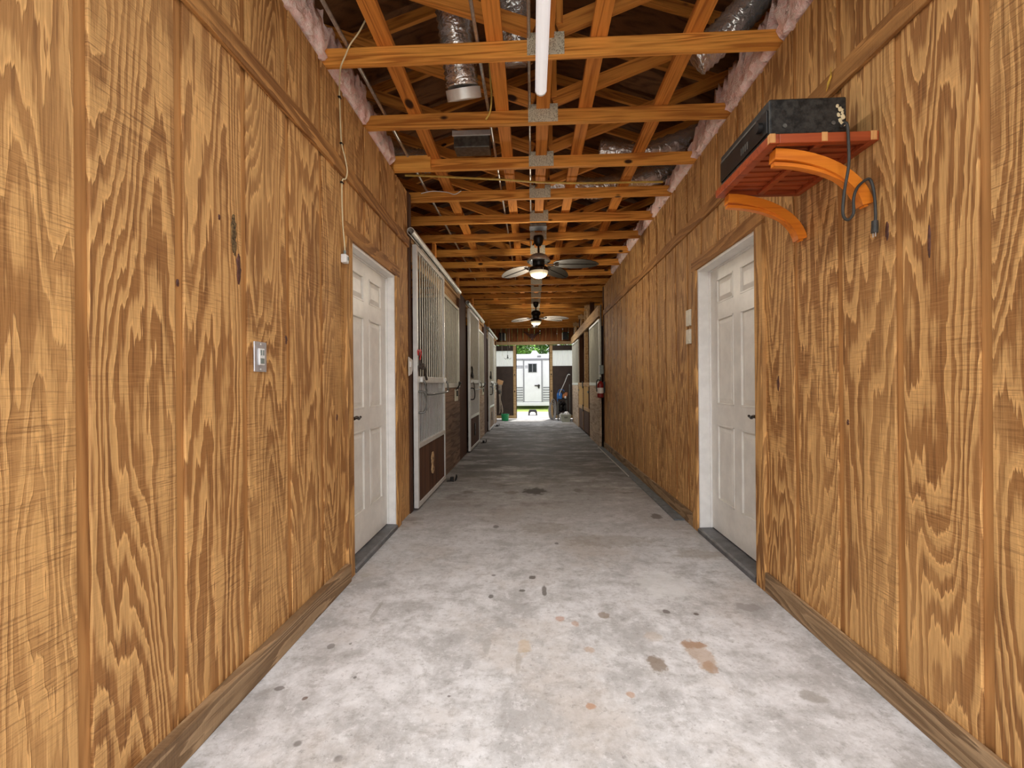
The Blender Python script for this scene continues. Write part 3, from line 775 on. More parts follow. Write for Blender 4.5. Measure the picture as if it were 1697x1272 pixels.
# ceiling fans
def fan(y, zoff, label, blades, mats, bell, pull):
    x = PX
    t = thing('ceiling_fan', label, 'ceiling fan', (x, y, CB - .003), 'ceiling fans over the aisle')
    t['kind'] = 'thing'; top = CB - .001 + zoff
    MB().lathe([(.03, 0), (.058, -.002), (.062, -.03), (.05, -.085), (.028, -.115), (.018, -.118)], (x, y, top), 24).build('canopy', 'black', t)
    MB().tube([(x, y, top - .115), (x, y, top - .235)], .013, 12).build('downrod', 'black', t)
    if bell:
        MB().lathe([(.02, .03), (.055, .022), (.095, .004), (.128, -.030), (.142, -.066), (.138, -.072), (.11, -.064), (.06, -.068), (.03, -.07)], (x, y, top - .235), 36).build('motor_bell', 'chromebell', t)
    else:
        MB().lathe([(.02, .02), (.06, .01), (.10, -.015), (.105, -.06), (.09, -.085), (.04, -.10)], (x, y, top - .20), 36).build('motor_bell', 'black', t)
    MB().lathe([(.03, .03), (.065, .024), (.075, .0), (.072, -.05), (.06, -.075), (.03, -.08)], (x, y, top - .295), 30).build('motor_housing', 'black', t)
    MB().lathe([(.06, 0), (.105, -.004), (.118, -.018), (.122, -.040), (.112, -.05)], (x, y, top - .372), 36).build('light_rim', 'bronze', t)
    MB().lathe([(.112, 0), (.108, -.022), (.09, -.05), (.055, -.07), (.015, -.077), (.003, -.078)], (x, y, top - .4225), 36).build('light_bowl', 'bowl', t)
    zb = top - .335
    out = [(.0, .03), (.03, .055), (.10, .078), (.22, .092), (.34, .088), (.43, .070), (.50, .040), (.535, .0)]
    for ang, mt, pitch in blades:
        m = Matrix.Translation((x, y, zb)) @ Matrix.Rotation(R(ang), 4, 'Z')
        mp = m @ Matrix.Translation((.175, 0, 0)) @ Matrix.Rotation(R(pitch), 4, 'X')
        b = MB(); poly = out + [(u, -v) for u, v in reversed(out[:-1])]
        n = len(poly)
        up = [mp @ Vector((u, v, .004 - .02 * (u / .53) ** 2)) for u, v in poly]; dn = [mp @ Vector((u, v, -.004 - .02 * (u / .53) ** 2)) for u, v in poly]
        b.add(up + dn, [tuple(range(n)), tuple(reversed(range(n, 2 * n)))] + [(k, (k + 1) % n, (k + 1) % n + n, k + n) for k in range(n)])
        bl = b.build('blade', mt, t)
        rb = MB()
        rb.tube([mp @ Vector((.01, 0, -.006)), mp @ Vector((.5, 0, -.026))], .0035, 6)
        rb.build('midrib', M['bronze'], bl)
        ir = MB(); ir.box(.09, .20, -.016, .016, -.010, -.004, m); ir.box(.19, .235, -.034, .034, -.011, -.005, mp @ Matrix.Translation((-.175, 0, 0)))
        ir.build('blade_iron', 'bronze', bl)
    if pull:
        MB().tube([(x + .05, y - .11, top - .40), (x + .05, y - .112, top - .52)], .0025, 5).build('pull_chain', 'galv', t)
    return t
fan(5.30, 0, 'nearer ceiling fan with dark leaf blades and cream light bowl', [(-2, M['wicker'], -20), (58, M['wicker'], -18), (131, M['wickerpale'], 14)], None, True, True)  # third blade paler: the light on it is put into its colour
fan(9.55, 0, 'farther ceiling fan with pale leaf blades and black motor', [(4, M['wickerpale'], -14), (34, M['wickerpale'], -12), (140, M['wickerpale'], 14)], None, False, False)

# ------------------------------------------------------------------ left wall items
t = thing('wall_switch', 'brushed metal switch plate with rocker on the left siding', 'switch', (XL, 1.779, 1.29))
MB().box(XL + .0005, XL + .007, 1.738, 1.820, 1.228, 1.352).build('face_plate', 'steelplate', t, .003)
MB().box(XL + .007, XL + .013, 1.762, 1.797, 1.256, 1.324).build('rocker', 'whiteplastic', t, .002)
b = MB(); b.box(XL + .013, XL + .0145, 1.768, 1.776, 1.296, 1.318); b.box(XL + .013, XL + .0145, 1.783, 1.791, 1.296, 1.318); b.box(XL + .013, XL + .0145, 1.768, 1.791, 1.262, 1.284)
b.build('buttons', 'greybox', t)
b = MB()
for z in (1.238, 1.342): b.tube([(XL + .006, 1.779, z), (XL + .009, 1.779, z)], .004, 8)
b.build('screw', 'galv', t)

t = thing('hanging_cable', 'cream cord stapled down the left siding, white connector at its end', 'cord', (XL, 2.58, 1.90))
x = XL + .006
pts = [(-.86, 2.30, 3.10), (-.90, 2.30, 3.03), (-.955, 2.32, 2.985), (-.99, 2.345, 2.95), (-1.03, 2.37, 2.90), (x + .03, 2.49, 2.90), (x, 2.555, 2.90), (x, 2.56, 2.82), (x, 2.575, 2.62), (x + .02, 2.58, 2.515), (x + .022, 2.605, 2.45), (x + .02, 2.585, 2.395), (x, 2.58, 2.37), (x, 2.585, 2.15), (x + .012, 2.584, 1.99), (x + .012, 2.585, 1.95)]
MB().tube(smooth_path(pts, 5), .0042, 7).build('wire', 'cord', t)
MB().box(x - .005 + .0005, x + .028, 2.562, 2.608, 1.895, 1.945).build('connector', 'whiteplastic', t, .006)
b = MB()
b.tube([(x + .012, 2.585, 1.94), (x + .012, 2.585, 1.97)], .008, 8); b.box(x + .0282, x + .031, 2.585, 2.603, 1.912, 1.932)
b.build('plug_clip', 'greybox', t)
b = MB()
for (y, z) in ((2.557, 2.86), (2.578, 2.60), (2.58, 2.37)): b.box(x - .006, x + .007, y - .012, y + .012, z - .004, z + .004)
b.build('staple', 'black', t)

# ------------------------------------------------------------------ stall fronts
XD = -1.062                     # aisle face of the left sliding stall doors
def bars(mb, x, y0, y1, z0, z1, n, r, axis=None):
    for k in range(n):
        y = y0 + (y1 - y0) * (k + .5) / n
        mb.tube([(x, y, z0), (x, y, z1)], r, 6, False)
def stall_door(y0, label, pane, w=1.30, emblem=0):
    xa, xb = XD - .042, XD; y1 = y0 + w
    z0, zt, zm, zp = .025, 2.47, 1.19, .62
    t = thing('stall_door', label, 'stall door', (XD, y0, 0), 'sliding stall doors')
    f = MB(); s = .045
    f.box(xa, xb, y0, y0 + s, z0, zt); f.box(xa, xb, y1 - s, y1, z0, zt)
    f.box(xa, xb, y0 + s, y1 - s, z0, z0 + s); f.box(xa, xb, y0 + s, y1 - s, zt - s, zt)
    f.build('frame', 'galv', t, .003)
    MB().box(xa + .002, xb + .002, y0 + s, y1 - s, zm, zm + .06).build('middle_rail', 'galv', t, .003)
    MB().box(xa + .002, xb + .002, y0 + s, y1 - s, zp - .045, zp).build('lower_rail', 'galv', t, .003)
    g = MB(); bars(g, XD - .020, y0 + s, y1 - s, zm + .06, zt - s, 13, .0072); g.build('upper_grille', 'galvwarm', t)
    g = MB(); bars(g, XD - .020, y0 + s, y1 - s, zp, zm, 21, .0048); g.build('lower_grille', 'galv', t)
    p = MB(); n = 8
    for k in range(n):
        a = y0 + s + (w - 2 * s) * k / n; p.box(XD - .034, XD - .010, a + .001, a + (w - 2 * s) / n - .001, z0 + s, zp - .045)
    p = p.build('board_panel', pane, t, .002)
    yc, zc2 = y0 + .60, .34
    e = MB()
    # carved relief: a horse's head over a short neck
    prof = [(-.02, .115), (.025, .12), (.05, .085), (.045, .03), (.02, .0), (.03, -.03), (.055, -.05), (.05, -.09), (.01, -.115), (-.035, -.10), (-.05, -.06), (-.03, -.02), (-.045, .02), (-.055, .065)]
    e.prism([(yc + u, zc2 + v) for u, v in prof], 'X', XD - .010, XD + .004)
    eo = e.build('emblem', 'emblem' if emblem == 0 else 'black', p, .006)
    d = MB(); blob(d, (XD + .004, yc, zc2 + .05), .003, .014, .018, 5, .1, 10, 6); blob(d, (XD + .004, yc + .005, zc2 - .065), .003, .016, .014, 6, .1, 10, 6)
    d.build('carved_hollow', 'bronze', eo)
    # swing-down yoke bar
    y_a, y_b = y0 + .10, y0 + w - .09
    xo = XD + .055
    MB().tube(smooth_path([(XD, y_a, zm + .03), (xo - .01, y_a, zm + .0), (xo, y_a + .02, zm - .075), (xo, y_a + .10, zm - .115), (xo, y_b - .10, zm - .105), (xo, y_b - .02, zm - .08), (xo - .01, y_b, zm), (XD, y_b, zm + .03)], 5), .0105, 8).build('yoke_bar', 'galvdark', t)
    b = MB()
    for yy in (y_a, y_b): b.box(XD + .002, XD + .03, yy - .03, yy + .03, zm + .004, zm + .056)
    b.build('hinge_block', 'galv', t, .004)
    MB().tube(smooth_path([(XD, y0 + .025, zm - .085), (XD + .05, y0 + .04, zm - .09), (XD + .068, y0 + .05, zm - .14), (XD + .068, y0 + .05, zm - .23), (XD + .05, y0 + .04, zm - .275), (XD, y0 + .025, zm - .28)], 5), .010, 8).build('pull_handle', 'galvdark' if emblem == 0 else 'black', t)
    b = MB(); b.tube([(XD - .02, y0 + .02, zt), (XD - .02, y0 + .02, zt + .02)], .006, 6)
    for yy in (y0 + .2, y1 - .2): b.box(XD - .03, XD - .012, yy - .03, yy + .03, zt, zt + .035)
    b.build('trolley', 'galvdark', t)
    return t
DY = [4.06, 7.54, 10.97]
names = ['nearest sliding stall door, galvanised bars over a dark panel with pale carving', 'middle sliding stall door on the left with a dark emblem', 'farthest sliding stall door on the left, beside the green bucket']
for i, y in enumerate(DY): stall_door(y, names[i], ['panel', 'panel', 'palepanel'][i], 1.30, i)

def stall_front(x, s, y0, y1, label, pm, nb=18, group='fixed stall fronts', zt=2.34):
    """planked half wall with a cap and a grille above; s = side away from the aisle"""
    t = thing('stall_front', label, 'stall front', (x, y0, 0), group)
    xa, xb = x, x + s * .04; lo, hi = min(xa, xb), max(xa, xb)
    p = MB(); n = 6; h = 1.125 / n; rnd = random.Random(int(y0 * 100))
    for k in range(n):
        cut = y0 + (y1 - y0) * rnd.uniform(.3, .7)
        p.box(lo, hi, y0, cut - .0015, k * h + .0015, (k + 1) * h - .0015); p.box(lo, hi, cut + .0015, y1, k * h + .0015, (k + 1) * h - .0015)
    p.build('plank_wall', pm, t, .002)
    xa, xb = x - s * .006, x + s * .05; lo2, hi2 = min(xa, xb), max(xa, xb)
    MB().box(lo2, hi2, y0, y1, 1.127, 1.185).build('cap_rail', 'galv', t, .003)
    xm = x + s * .022
    f = MB(); f.box(lo, hi, y0, y0 + .04, 1.186, zt); f.box(lo, hi, y1 - .04, y1, 1.186, zt); f.box(lo, hi, y0 + .04, y1 - .04, zt - .04, zt)
    f.build('grille_frame', 'galvwarm', t, .003)
    g = MB(); bars(g, xm, y0 + .04, y1 - .04, 1.185, zt - .04, nb - 3, .0058); g.build('bar_grille', 'galvwarm', t)
    return t
XF = -1.118
SF = [(5.44, 6.77, 'stall front of dark scuffed planks and bars beyond the nearest stall door', 'plank'), (8.92, 10.22, 'stall front of brown planks and bars beyond the middle stall door', 'paleplank'), (12.34, 13.66, 'last stall front on the left, pale planks and bars near the green bucket', 'paleplank')]
for a, b_, lab, pm in SF:
    stall_front(XF, -1, a, b_, lab, pm)
# latch plate / feed hatch boxes and hardware on each front
for (a, b_, lab, pm), nm in zip(SF, ('nearest', 'middle', 'last')):
    t = thing('latch_plate', 'grey latch plate with black catch under the cap of the %s left stall front' % nm, 'latch', (XF, b_ - .36, 1.0), 'latch plates on the stall fronts')
    MB().box(XF + .0005, XF + .012, b_ - .46, b_ - .22, .93, 1.10).build('plate', 'galvwarm', t, .003)
    q = MB(); q.tube(smooth_path([(XF + .012, b_ - .42, 1.09), (XF + .05, b_ - .40, 1.15), (XF + .05, b_ - .34, 1.21), (XF + .055, b_ - .28, 1.17), (XF + .05, b_ - .22, 1.20), (XF + .012, b_ - .24, 1.10)], 4), .008, 6)
    q.box(XF + .012, XF + .03, b_ - .36, b_ - .31, 1.0, 1.08); q.build('catch', 'black', t)
# posts, headers and tracks
for i, (a, b_) in enumerate(((6.79, 7.50), (10.24, 10.93), (13.68, 13.80))):
    struct(MB().box(XF - .12, XF - .005, a, b_, 0, 2.60).build('trim_%d' % (7 + i), 'darkpost', None, .003))
struct(MB().box(XF - .075, XF - .0445, 4.07, 13.80, 2.36, 2.60).build('trim_10', 'header', None, .003))
hb = MB()
for a, b_ in ((4.07, 6.9), (7.5, 10.3), (10.93, 13.8)): hb.box(XF - .044, XF - .004, a, b_, 2.50, 2.60)
struct(hb.build('trim_11', 'header', None, .003))
for i, (a, b_) in enumerate(((3.95, 6.62), (7.46, 9.85), (10.9, 13.55))):
    t = thing('track_rail', '%s round steel track rail on the left, above the %s stall door' % (['nearest', 'middle', 'farthest'][i], ['nearest', 'middle', 'farthest'][i]), 'track rail', (XD - .02, a, 2.50), 'stall door track rails')
    pr = [];
    for k in range(17):
        an = R(-60 + 300 * k / 16) - R(30); pr.append((.034 * math.cos(an), .034 * math.sin(an)))
    pr = [(.034 * math.cos(R(-70 + 320 * k / 18)), .034 * math.sin(R(-70 + 320 * k / 18))) for k in range(19)]
    inner = [(.029 * math.cos(R(-70 + 320 * k / 18)), .029 * math.sin(R(-70 + 320 * k / 18))) for k in reversed(range(19))]
    MB().prism([(XD - .025 + u, 2.555 + v) for u, v in pr + inner], 'Y', a, b_).build('tube', 'galv', t)
    q = MB()
    for yy in (a + .1, (a + b_) / 2, b_ - .1): q.box(XF - .0035, XD - .060, yy - .025, yy + .025, 2.53, 2.588)
    q.build('bracket', 'galvdark', t)
# uprights above the left header up to the trusses
for i, y in enumerate((5.45, 7.2, 8.95, 10.6, 12.3)):
    struct(MB().box(XF - .115, XF - .077, y, y + .089, 2.36, 2.928).build('trim_%d' % (12 + i), 'web', None, .002))
# door guides on the floor
for i, y in enumerate((5.34, 8.80, 12.22)):
    t = thing('door_guide', 'black roller guide on the floor at the far foot of the %s stall door' % ['nearest', 'middle', 'farthest'][i], 'door guide', (-1.0, y, 0), 'stall door floor guides')
    MB().box(-1.045, -.955, y - .04, y + .04, 0, .008).build('foot_plate', 'black', t, .002)
    q = MB(); q.tube([(-.985, y, .008), (-.985, y, .05)], .022, 12); q.build('roller', 'rubber', t)
    q = MB(); q.tube(smooth_path([(-.94, y - .03, .008), (-.93, y - .03, .05), (-.93, y, .075), (-.93, y + .03, .05), (-.94, y + .03, .008)], 4), .008, 7); q.build('hoop', 'black', t)

# white card with red snap and dark lead at the first post
t = thing('hanging_card', 'white card with chamfered corner fixed to the post beside the nearest stall door', 'card', (XL + .02, 3.95, 1.27))
xk = XL + .014
MB().prism([(3.93, 1.42), (4.055, 1.40), (4.055, 1.31), (4.02, 1.27), (3.93, 1.25)], 'X', xk - .0005, xk + .006).build('card', 'paper', t, .001)
MB().box(xk + .006, xk + .016, 3.95, 3.99, 1.33, 1.38).build('clip', 'whiteplastic', t, .002)
t = thing('lead_rope', 'dark lead rope with red snap hook hanging from the nearest stall door', 'rope', (XD, 4.08, 1.38))
xr = XD + .02
MB().tube(smooth_path([(xr, 4.02, 1.44), (xr, 4.00, 1.475), (xr, 4.03, 1.49), (xr, 4.06, 1.47), (xr, 4.09, 1.495), (xr, 4.12, 1.47), (xr, 4.09, 1.43), (xr, 4.07, 1.40)], 5), .007, 7).build('snap_hook', 'redplastic', t)
MB().tube(smooth_path([(xr, 4.07, 1.40), (xr, 4.075, 1.36), (xr + .005, 4.04, 1.335), (xr + .02, 4.10, 1.32), (xr + .01, 4.16, 1.345), (xr + .005, 4.22, 1.33), (xr, 4.28, 1.27), (xr, 4.33, 1.22)], 5), .012, 8).build('rope', 'ropedark', t)
b = MB(); blob(b, (xr + .012, 4.10, 1.345), .02, .05, .028, 3, .25); b.build('knot', 'ropedark', t)
for i, (y, z) in enumerate(((7.55, 1.30), (11.0, 1.32))):
    t = thing('lead_rope', 'black halter rope knotted on the front edge of the %s stall door' % ('middle' if i == 0 else 'farthest'), 'rope', (XD, y, z))
    MB().tube(smooth_path([(XD + .016, y + .01, z + .02), (XD + .03, y + .03, z + .10), (XD + .02, y + .06, z + .17), (XD + .025, y + .07, z + .08), (XD + .03, y + .12, z + .02), (XD + .02, y + .16, z - .02)], 5), .013, 8).build('rope', 'black', t)
    b = MB(); blob(b, (XD + .022, y + .06, z + .02), .02, .06, .04, 9 + i, .3); b.build('knot', 'black', t)

# ------------------------------------------------------------------ right wall items
t = thing('wall_shelf', 'red slatted wooden wall shelf on two curved orange brackets', 'shelf', (XR, 1.97, 2.09))
sx0, sx1, sy0, sy1, sz0, sz1 = .905, XR - .001, 1.722, 2.222, 2.072, 2.108
MB().box(sx0, sx0 + .035, sy0, sy1, sz0, sz1).build('front_rail', M['redshelf'], t, .003)
MB().box(sx1 - .03, sx1, sy0, sy1, sz0, sz1).build('back_rail', M['redshelf'], t, .003)
for yy in (sy0, sy1 - .026): MB().box(sx0 + .035, sx1 - .03, yy, yy + .026, sz0, sz1).build('end_rail', M['redshelf'], t, .003)
n = 9
for k in range(n):
    a = sy0 + .026 + .006 + (sy1 - sy0 - .058) * k / n
    MB().box(sx0 + .035, sx1 - .03, a, a + .034, sz0 + .016, sz1 - .001).build('slat', M['redshelf'], t, .002)
MB().box((sx0 + sx1) / 2 - .014, (sx0 + sx1) / 2 + .014, sy0 + .026, sy1 - .026, sz0 + .001, sz0 + .0155).build('centre_batten', M['redshelf'], t, .002)
for (xa, ya) in ((sx0 - .001, sy0 - .002), (sx0 + .19, sy0 - .002), (sx1 - .03, sy0 - .002)):
    MB().box(xa, xa + .022, ya, ya + .02, sz0 + .002, sz1 + .001).build('rail_end', 'cutend', t, .002)
for yy in (1.755, 2.165):
    for (rr, w0, w1, hh, dz) in ((0, 0, .046, .042, 0), (1, .010, .036, .014, -.030)):
        pts = []; 
        for k in range(15):
            a = R(4 + 80 * k / 14)
            pts.append((sx0 + .012 + .372 * math.sin(a), 1.825 + (.225 + dz) * math.cos(a) + dz * .15))
        poly = []
        lo_, up_ = [], []
        for k in range(15):
            a0 = pts[max(k - 1, 0)]; a1 = pts[min(k + 1, 14)]
            tx, tz = a1[0] - a0[0], a1[1] - a0[1]; l = math.hypot(tx, tz); nx, nz = -tz / l, tx / l
            up_.append((pts[k][0] + nx * hh / 2, pts[k][1] + nz * hh / 2)); lo_.append((pts[k][0] - nx * hh / 2, pts[k][1] - nz * hh / 2))
        ext = MB()
        for k in range(14):
            ext.prism([up_[k], up_[k + 1], lo_[k + 1], lo_[k]], 'Y', yy + w0, yy + w1)
        bm_o = ext.build('bracket_arm' if rr == 0 else 'bracket_lining', M['orangearm'], t)
        bm = bmesh.new(); bm.from_mesh(bm_o.data); bmesh.ops.remove_doubles(bm, verts=bm.verts[:], dist=1e-4)
        inner = [f for f in bm.faces if len([1 for e in f.edges if len(e.link_faces) > 2]) >= 4]
        bmesh.ops.delete(bm, geom=inner, context='FACES'); bmesh.ops.recalc_face_normals(bm, faces=bm.faces[:]); bm.to_mesh(bm_o.data); bm.free()
# radio / amplifier case on the shelf
t = thing('metal_case', 'black scuffed metal case with side handle, standing on the wall shelf', 'case', (1.06, 1.96, sz1))
cx0, cx1, cy0, cy1, cz0, cz1 = .918, 1.205, 1.748, 2.19, sz1 + .012, sz1 + .148
MB().box(cx0, cx1, cy0, cy1, cz0, cz1).build('case_body', plain('scuffed_black_case', (.028, .026, .022), .5, .2, .5, 45, .3), t, .006)
b = MB()
for xx in (cx0 + .03, cx1 - .03):
    for yy in (cy0 + .04, cy1 - .04): b.tube([(xx, yy, sz1 + .0002), (xx, yy, cz0)], .014, 10)
b.build('foot', 'rubber', t)
b = MB(); b.box(cx0 - .006, cx0, cy0 + .01, cy1 - .01, cz0 + .01, cz0 + .10); b.build('front_panel', 'black', t, .002)
b = MB(); b.tube([(cx0 - .006, cy0 + .055, cz0 + .055), (cx0 - .024, cy0 + .055, cz0 + .055)], .02, 16); b.build('dial', 'black', t)
b = MB(); b.box(cx0 - .0085, cx0 - .006, cy0 + .09, cy1 - .02, cz0 + .103 - .008, cz0 + .104); b.build('metal_strip', 'galvdark', t)
b = MB()
for k in range(4): b.box(cx0 - .0075, cx0 - .006, cy0 + .16 + .018 * k, cy0 + .168 + .018 * k, cz0 + .03, cz0 + .06)
b.build('printed_mark', 'galvdark', t)
b = MB()
for (xx, zz) in ((cx0 + .055, cz0 + .03), (cx0 + .235, cz0 + .035)):
    b.tube([(xx, cy0, zz), (xx, cy0 - .004, zz)], .008, 12)
b.build('screw', 'galvdark', t)
b = MB(); rnd = random.Random(4)
for (u, v, r) in ((.252, .100, .006), (.262, .088, .008), (.27, .074, .006), (.256, .066, .007), (.272, .058, .009), (.262, .045, .007), (.275, .03, .007), (.27, .084, .005), (.266, .036, .006)):
    blob(b, (cx0 + u, cy0 - .0005, cz0 + v), r, .0012, r * 1.2, int(u * 9999), .3, 10, 6)
b.build('paint_blotch', 'cord', t)
t = thing('power_cable', 'dark grey power cord with plug hanging over the shelf end and near bracket', 'cord', (1.16, 1.74, sz1))
MB().tube(smooth_path([(1.18, 1.742, sz1 + .03), (1.182, 1.715, sz1 + .025), (1.183, 1.708, 2.05), (1.18, 1.705, 1.97), (1.165, 1.705, 1.88), (1.165, 1.715, 1.80), (1.185, 1.72, 1.775), (1.21, 1.725, 1.80), (1.215, 1.73, 1.86), (1.235, 1.735, 1.905), (1.275, 1.74, 1.935), (1.29, 1.74, 1.915), (1.295, 1.735, 1.86), (1.294, 1.73, 1.80), (1.293, 1.73, 1.765)], 6), .0052, 8).build('wire', 'greycord', t)
b = MB(); b.tube([(1.291, 1.73, 1.772), (1.290, 1.73, 1.728)], [.011, .012], 10); b.build('plug', 'greycord', t, .002)
b = MB()
for d in (-.006, .006): b.box(1.288, 1.2895, 1.73 + d - .002, 1.73 + d + .002, 1.712, 1.728)
b.build('prong', 'galv', t)
b = MB(); b.add([(XR - .022, 1.985, 2.425), (XR - .030, 1.965, 2.45), (XR - .024, 1.955, 2.475), (XR - .032, 1.938, 2.500), (XR - .023, 1.948, 2.465), (XR - .026, 1.968, 2.432)], [(0, 1, 5), (1, 2, 4, 5), (2, 3, 4)])
o = b.build('hanging_dry_leaf', 'deadleaf'); sm = o.modifiers.new('s', 'SOLIDIFY'); sm.thickness = .0015
tag(o, 'dry yellow leaf caught on the trim band above the shelf', 'leaf')
for i, (za, zb_) in enumerate(((1.635, 1.775), (1.487, 1.615))):
    t = thing('wall_switch_box', 'cream plastic wall switch box beside the right door, %s one of the two' % ('upper' if i == 0 else 'lower'), 'switch box', (XR, 3.715, za), 'cream switch boxes beside the door')
    MB().box(XR - .028, XR - .0005, 3.665, 3.755, za, zb_ - .008).build('body', 'plastic', t, .005)
    MB().box(XR - .034, XR - .0285, 3.675, 3.70, za + .02, zb_ - .02).build('cover', 'plastic', t, .002)
b = MB(); b.box(1.195, 1.283, 3.83, 8.2, .0005, .012)
t = tag(b.build('drain_channel', 'drain', None, .002), 'long grey drain channel on the floor along the right wall', 'drain')
MB().box(1.188, 1.1945, 5.6, 8.2, .0005, .014).build('edge_strip', 'strip', t)

# ------------------------------------------------------------------ right stalls
XS = 1.225
stall_front(XS, 1, 8.22, 9.62, 'pale planked stall front with bars beside the fire extinguisher', 'paleplank', 20, zt=2.36)
stall_front(XS, 1, 11.98, 13.75, 'far pale planked stall front with bars near the grey-green bin', 'paleplank', 20, zt=2.36)
struct(MB().box(XS - .012, XS + .026, 8.2, 13.95, 2.40, 2.60).build('trim_20', 'header', None, .003))
for i, (a, b_) in enumerate(((9.63, 9.70), (10.72, 10.80), (11.90, 11.97))):
    struct(MB().box(XS + .03, XS + .12, a, b_, 0, 2.92).build('trim_%d' % (21 + i), 'darkpost' if i != 1 else 'header', None, .003))
for i, (y, zz) in enumerate(((9.9, 2.66), (11.3, 2.66), (12.7, 2.66))):
    b = MB(); b.box(XS + .0, XS + .05, y, y + .10, 2.61, 2.925); b.box(XS - .06, XS + .30, y - .04, y, 2.80, 2.89)
    struct(b.build('trim_%d' % (24 + i), 'header', None, .003))
for i, (a, b_) in enumerate(((9.72, 10.78), (10.82, 11.88))):
    t = thing('half_door', '%s wooden half door of the right stall, yellow plywood in a pale frame' % ('nearer' if i == 0 else 'farther'), 'half door', (XS, a, 0), 'right stall half doors')
    xa, xb = XS - .006, XS + .022
    MB().box(xa + .008, xb, a + .05, b_ - .05, .62, 1.10).build('plywood_panel', 'yellowply', t, .002)
    f = MB(); f.box(xa, xb, a, b_, 1.10, 1.19); f.box(xa, xb, a, b_, .54, .62); f.build('rail', 'header', t, .003)
    f = MB(); f.box(xa, xb, a, a + .05, .04, .54); f.box(xa, xb, a, a + .05, .62, 1.10); f.box(xa, xb, b_ - .05, b_, .04, .54); f.box(xa, xb, b_ - .05, b_, .62, 1.10); f.build('stile', 'header' if i == 1 else 'darkpost', t, .003)
    f = MB()
    for k in range(5): f.box(xa + .010, xb, a + .05 + (b_ - a - .1) * k / 5 + .002, a + .05 + (b_ - a - .1) * (k + 1) / 5 - .002, .04, .538)
    f.build('lower_boards', 'panel', t, .002)
    q = MB(); yy = a + .02 if i == 0 else b_ - .02
    q.box(xa - .010, xa - .0005, yy - .02, yy + .18 if i == 0 else yy + .02, .96, 1.0) if i == 0 else q.box(xa - .010, xa - .0005, yy - .18, yy + .02, .98, 1.02)
    q.build('strap_hinge', 'black', t, .002)
    q = MB(); ym = b_ - .02 if i == 0 else a + .02
    q.box(xa - .016, xa - .0005, ym - .015, ym + .015, 1.06, 1.22); q.box(xa - .014, xa - .0005, ym - .015, ym + .015, .50, .66)
    q.build('latch', 'black', t, .002)
# boxes on the corner post
t = thing('switch_box', 'grey metal switch box with conduit on the corner post of the right siding', 'electrical box', (XR, 8.15, 1.35))
MB().box(XR - .085, XR - .0125, 8.125, 8.175, 1.34, 1.50).build('box_body', 'greybox', t, .004)
MB().box(XR - .092, XR - .0855, 8.13, 8.17, 1.35, 1.49).build('cover', 'galv', t, .002)
MB().tube([(XR - .05, 8.15, 1.50), (XR - .05, 8.15, 2.60)], .011, 8).build('conduit_drop', 'galvdark', t)
t = thing('fire_extinguisher', 'red fire extinguisher with white label at the end of the right siding', 'fire extinguisher', (XR - .075, 8.07, .9))
ex, ey = XR - .085, 8.06
MB().lathe([(.03, 0), (.055, .004), (.058, .02), (.058, .24), (.045, .275), (.022, .29), (.02, .30)], (ex, ey, .91), 22).build('cylinder', 'red', t)
MB().lathe([(.0588, 0), (.0588, .10)], (ex, ey, .99), 22).build('label', 'paper', t)
b = MB(); b.tube([(ex, ey, 1.21), (ex, ey, 1.245)], .014, 10); b.box(ex - .01, ex + .01, ey - .06, ey + .02, 1.245, 1.256); b.box(ex - .01, ex + .01, ey - .055, ey + .0, 1.27, 1.28); b.box(ex - .01, ex + .01, ey - .005, ey + .02, 1.256, 1.285)
b.build('valve', 'black', t)
MB().tube(smooth_path([(ex - .012, ey, 1.225), (ex - .05, ey - .01, 1.23), (ex - .07, ey - .01, 1.16), (ex - .064, ey - .01, 1.02)], 5), .009, 8).build('hose', 'rubber', t)
MB().box(ex + .054, XR - .0005, ey - .02, ey + .02, 1.0, 1.2).build('wall_bracket', 'black', t)

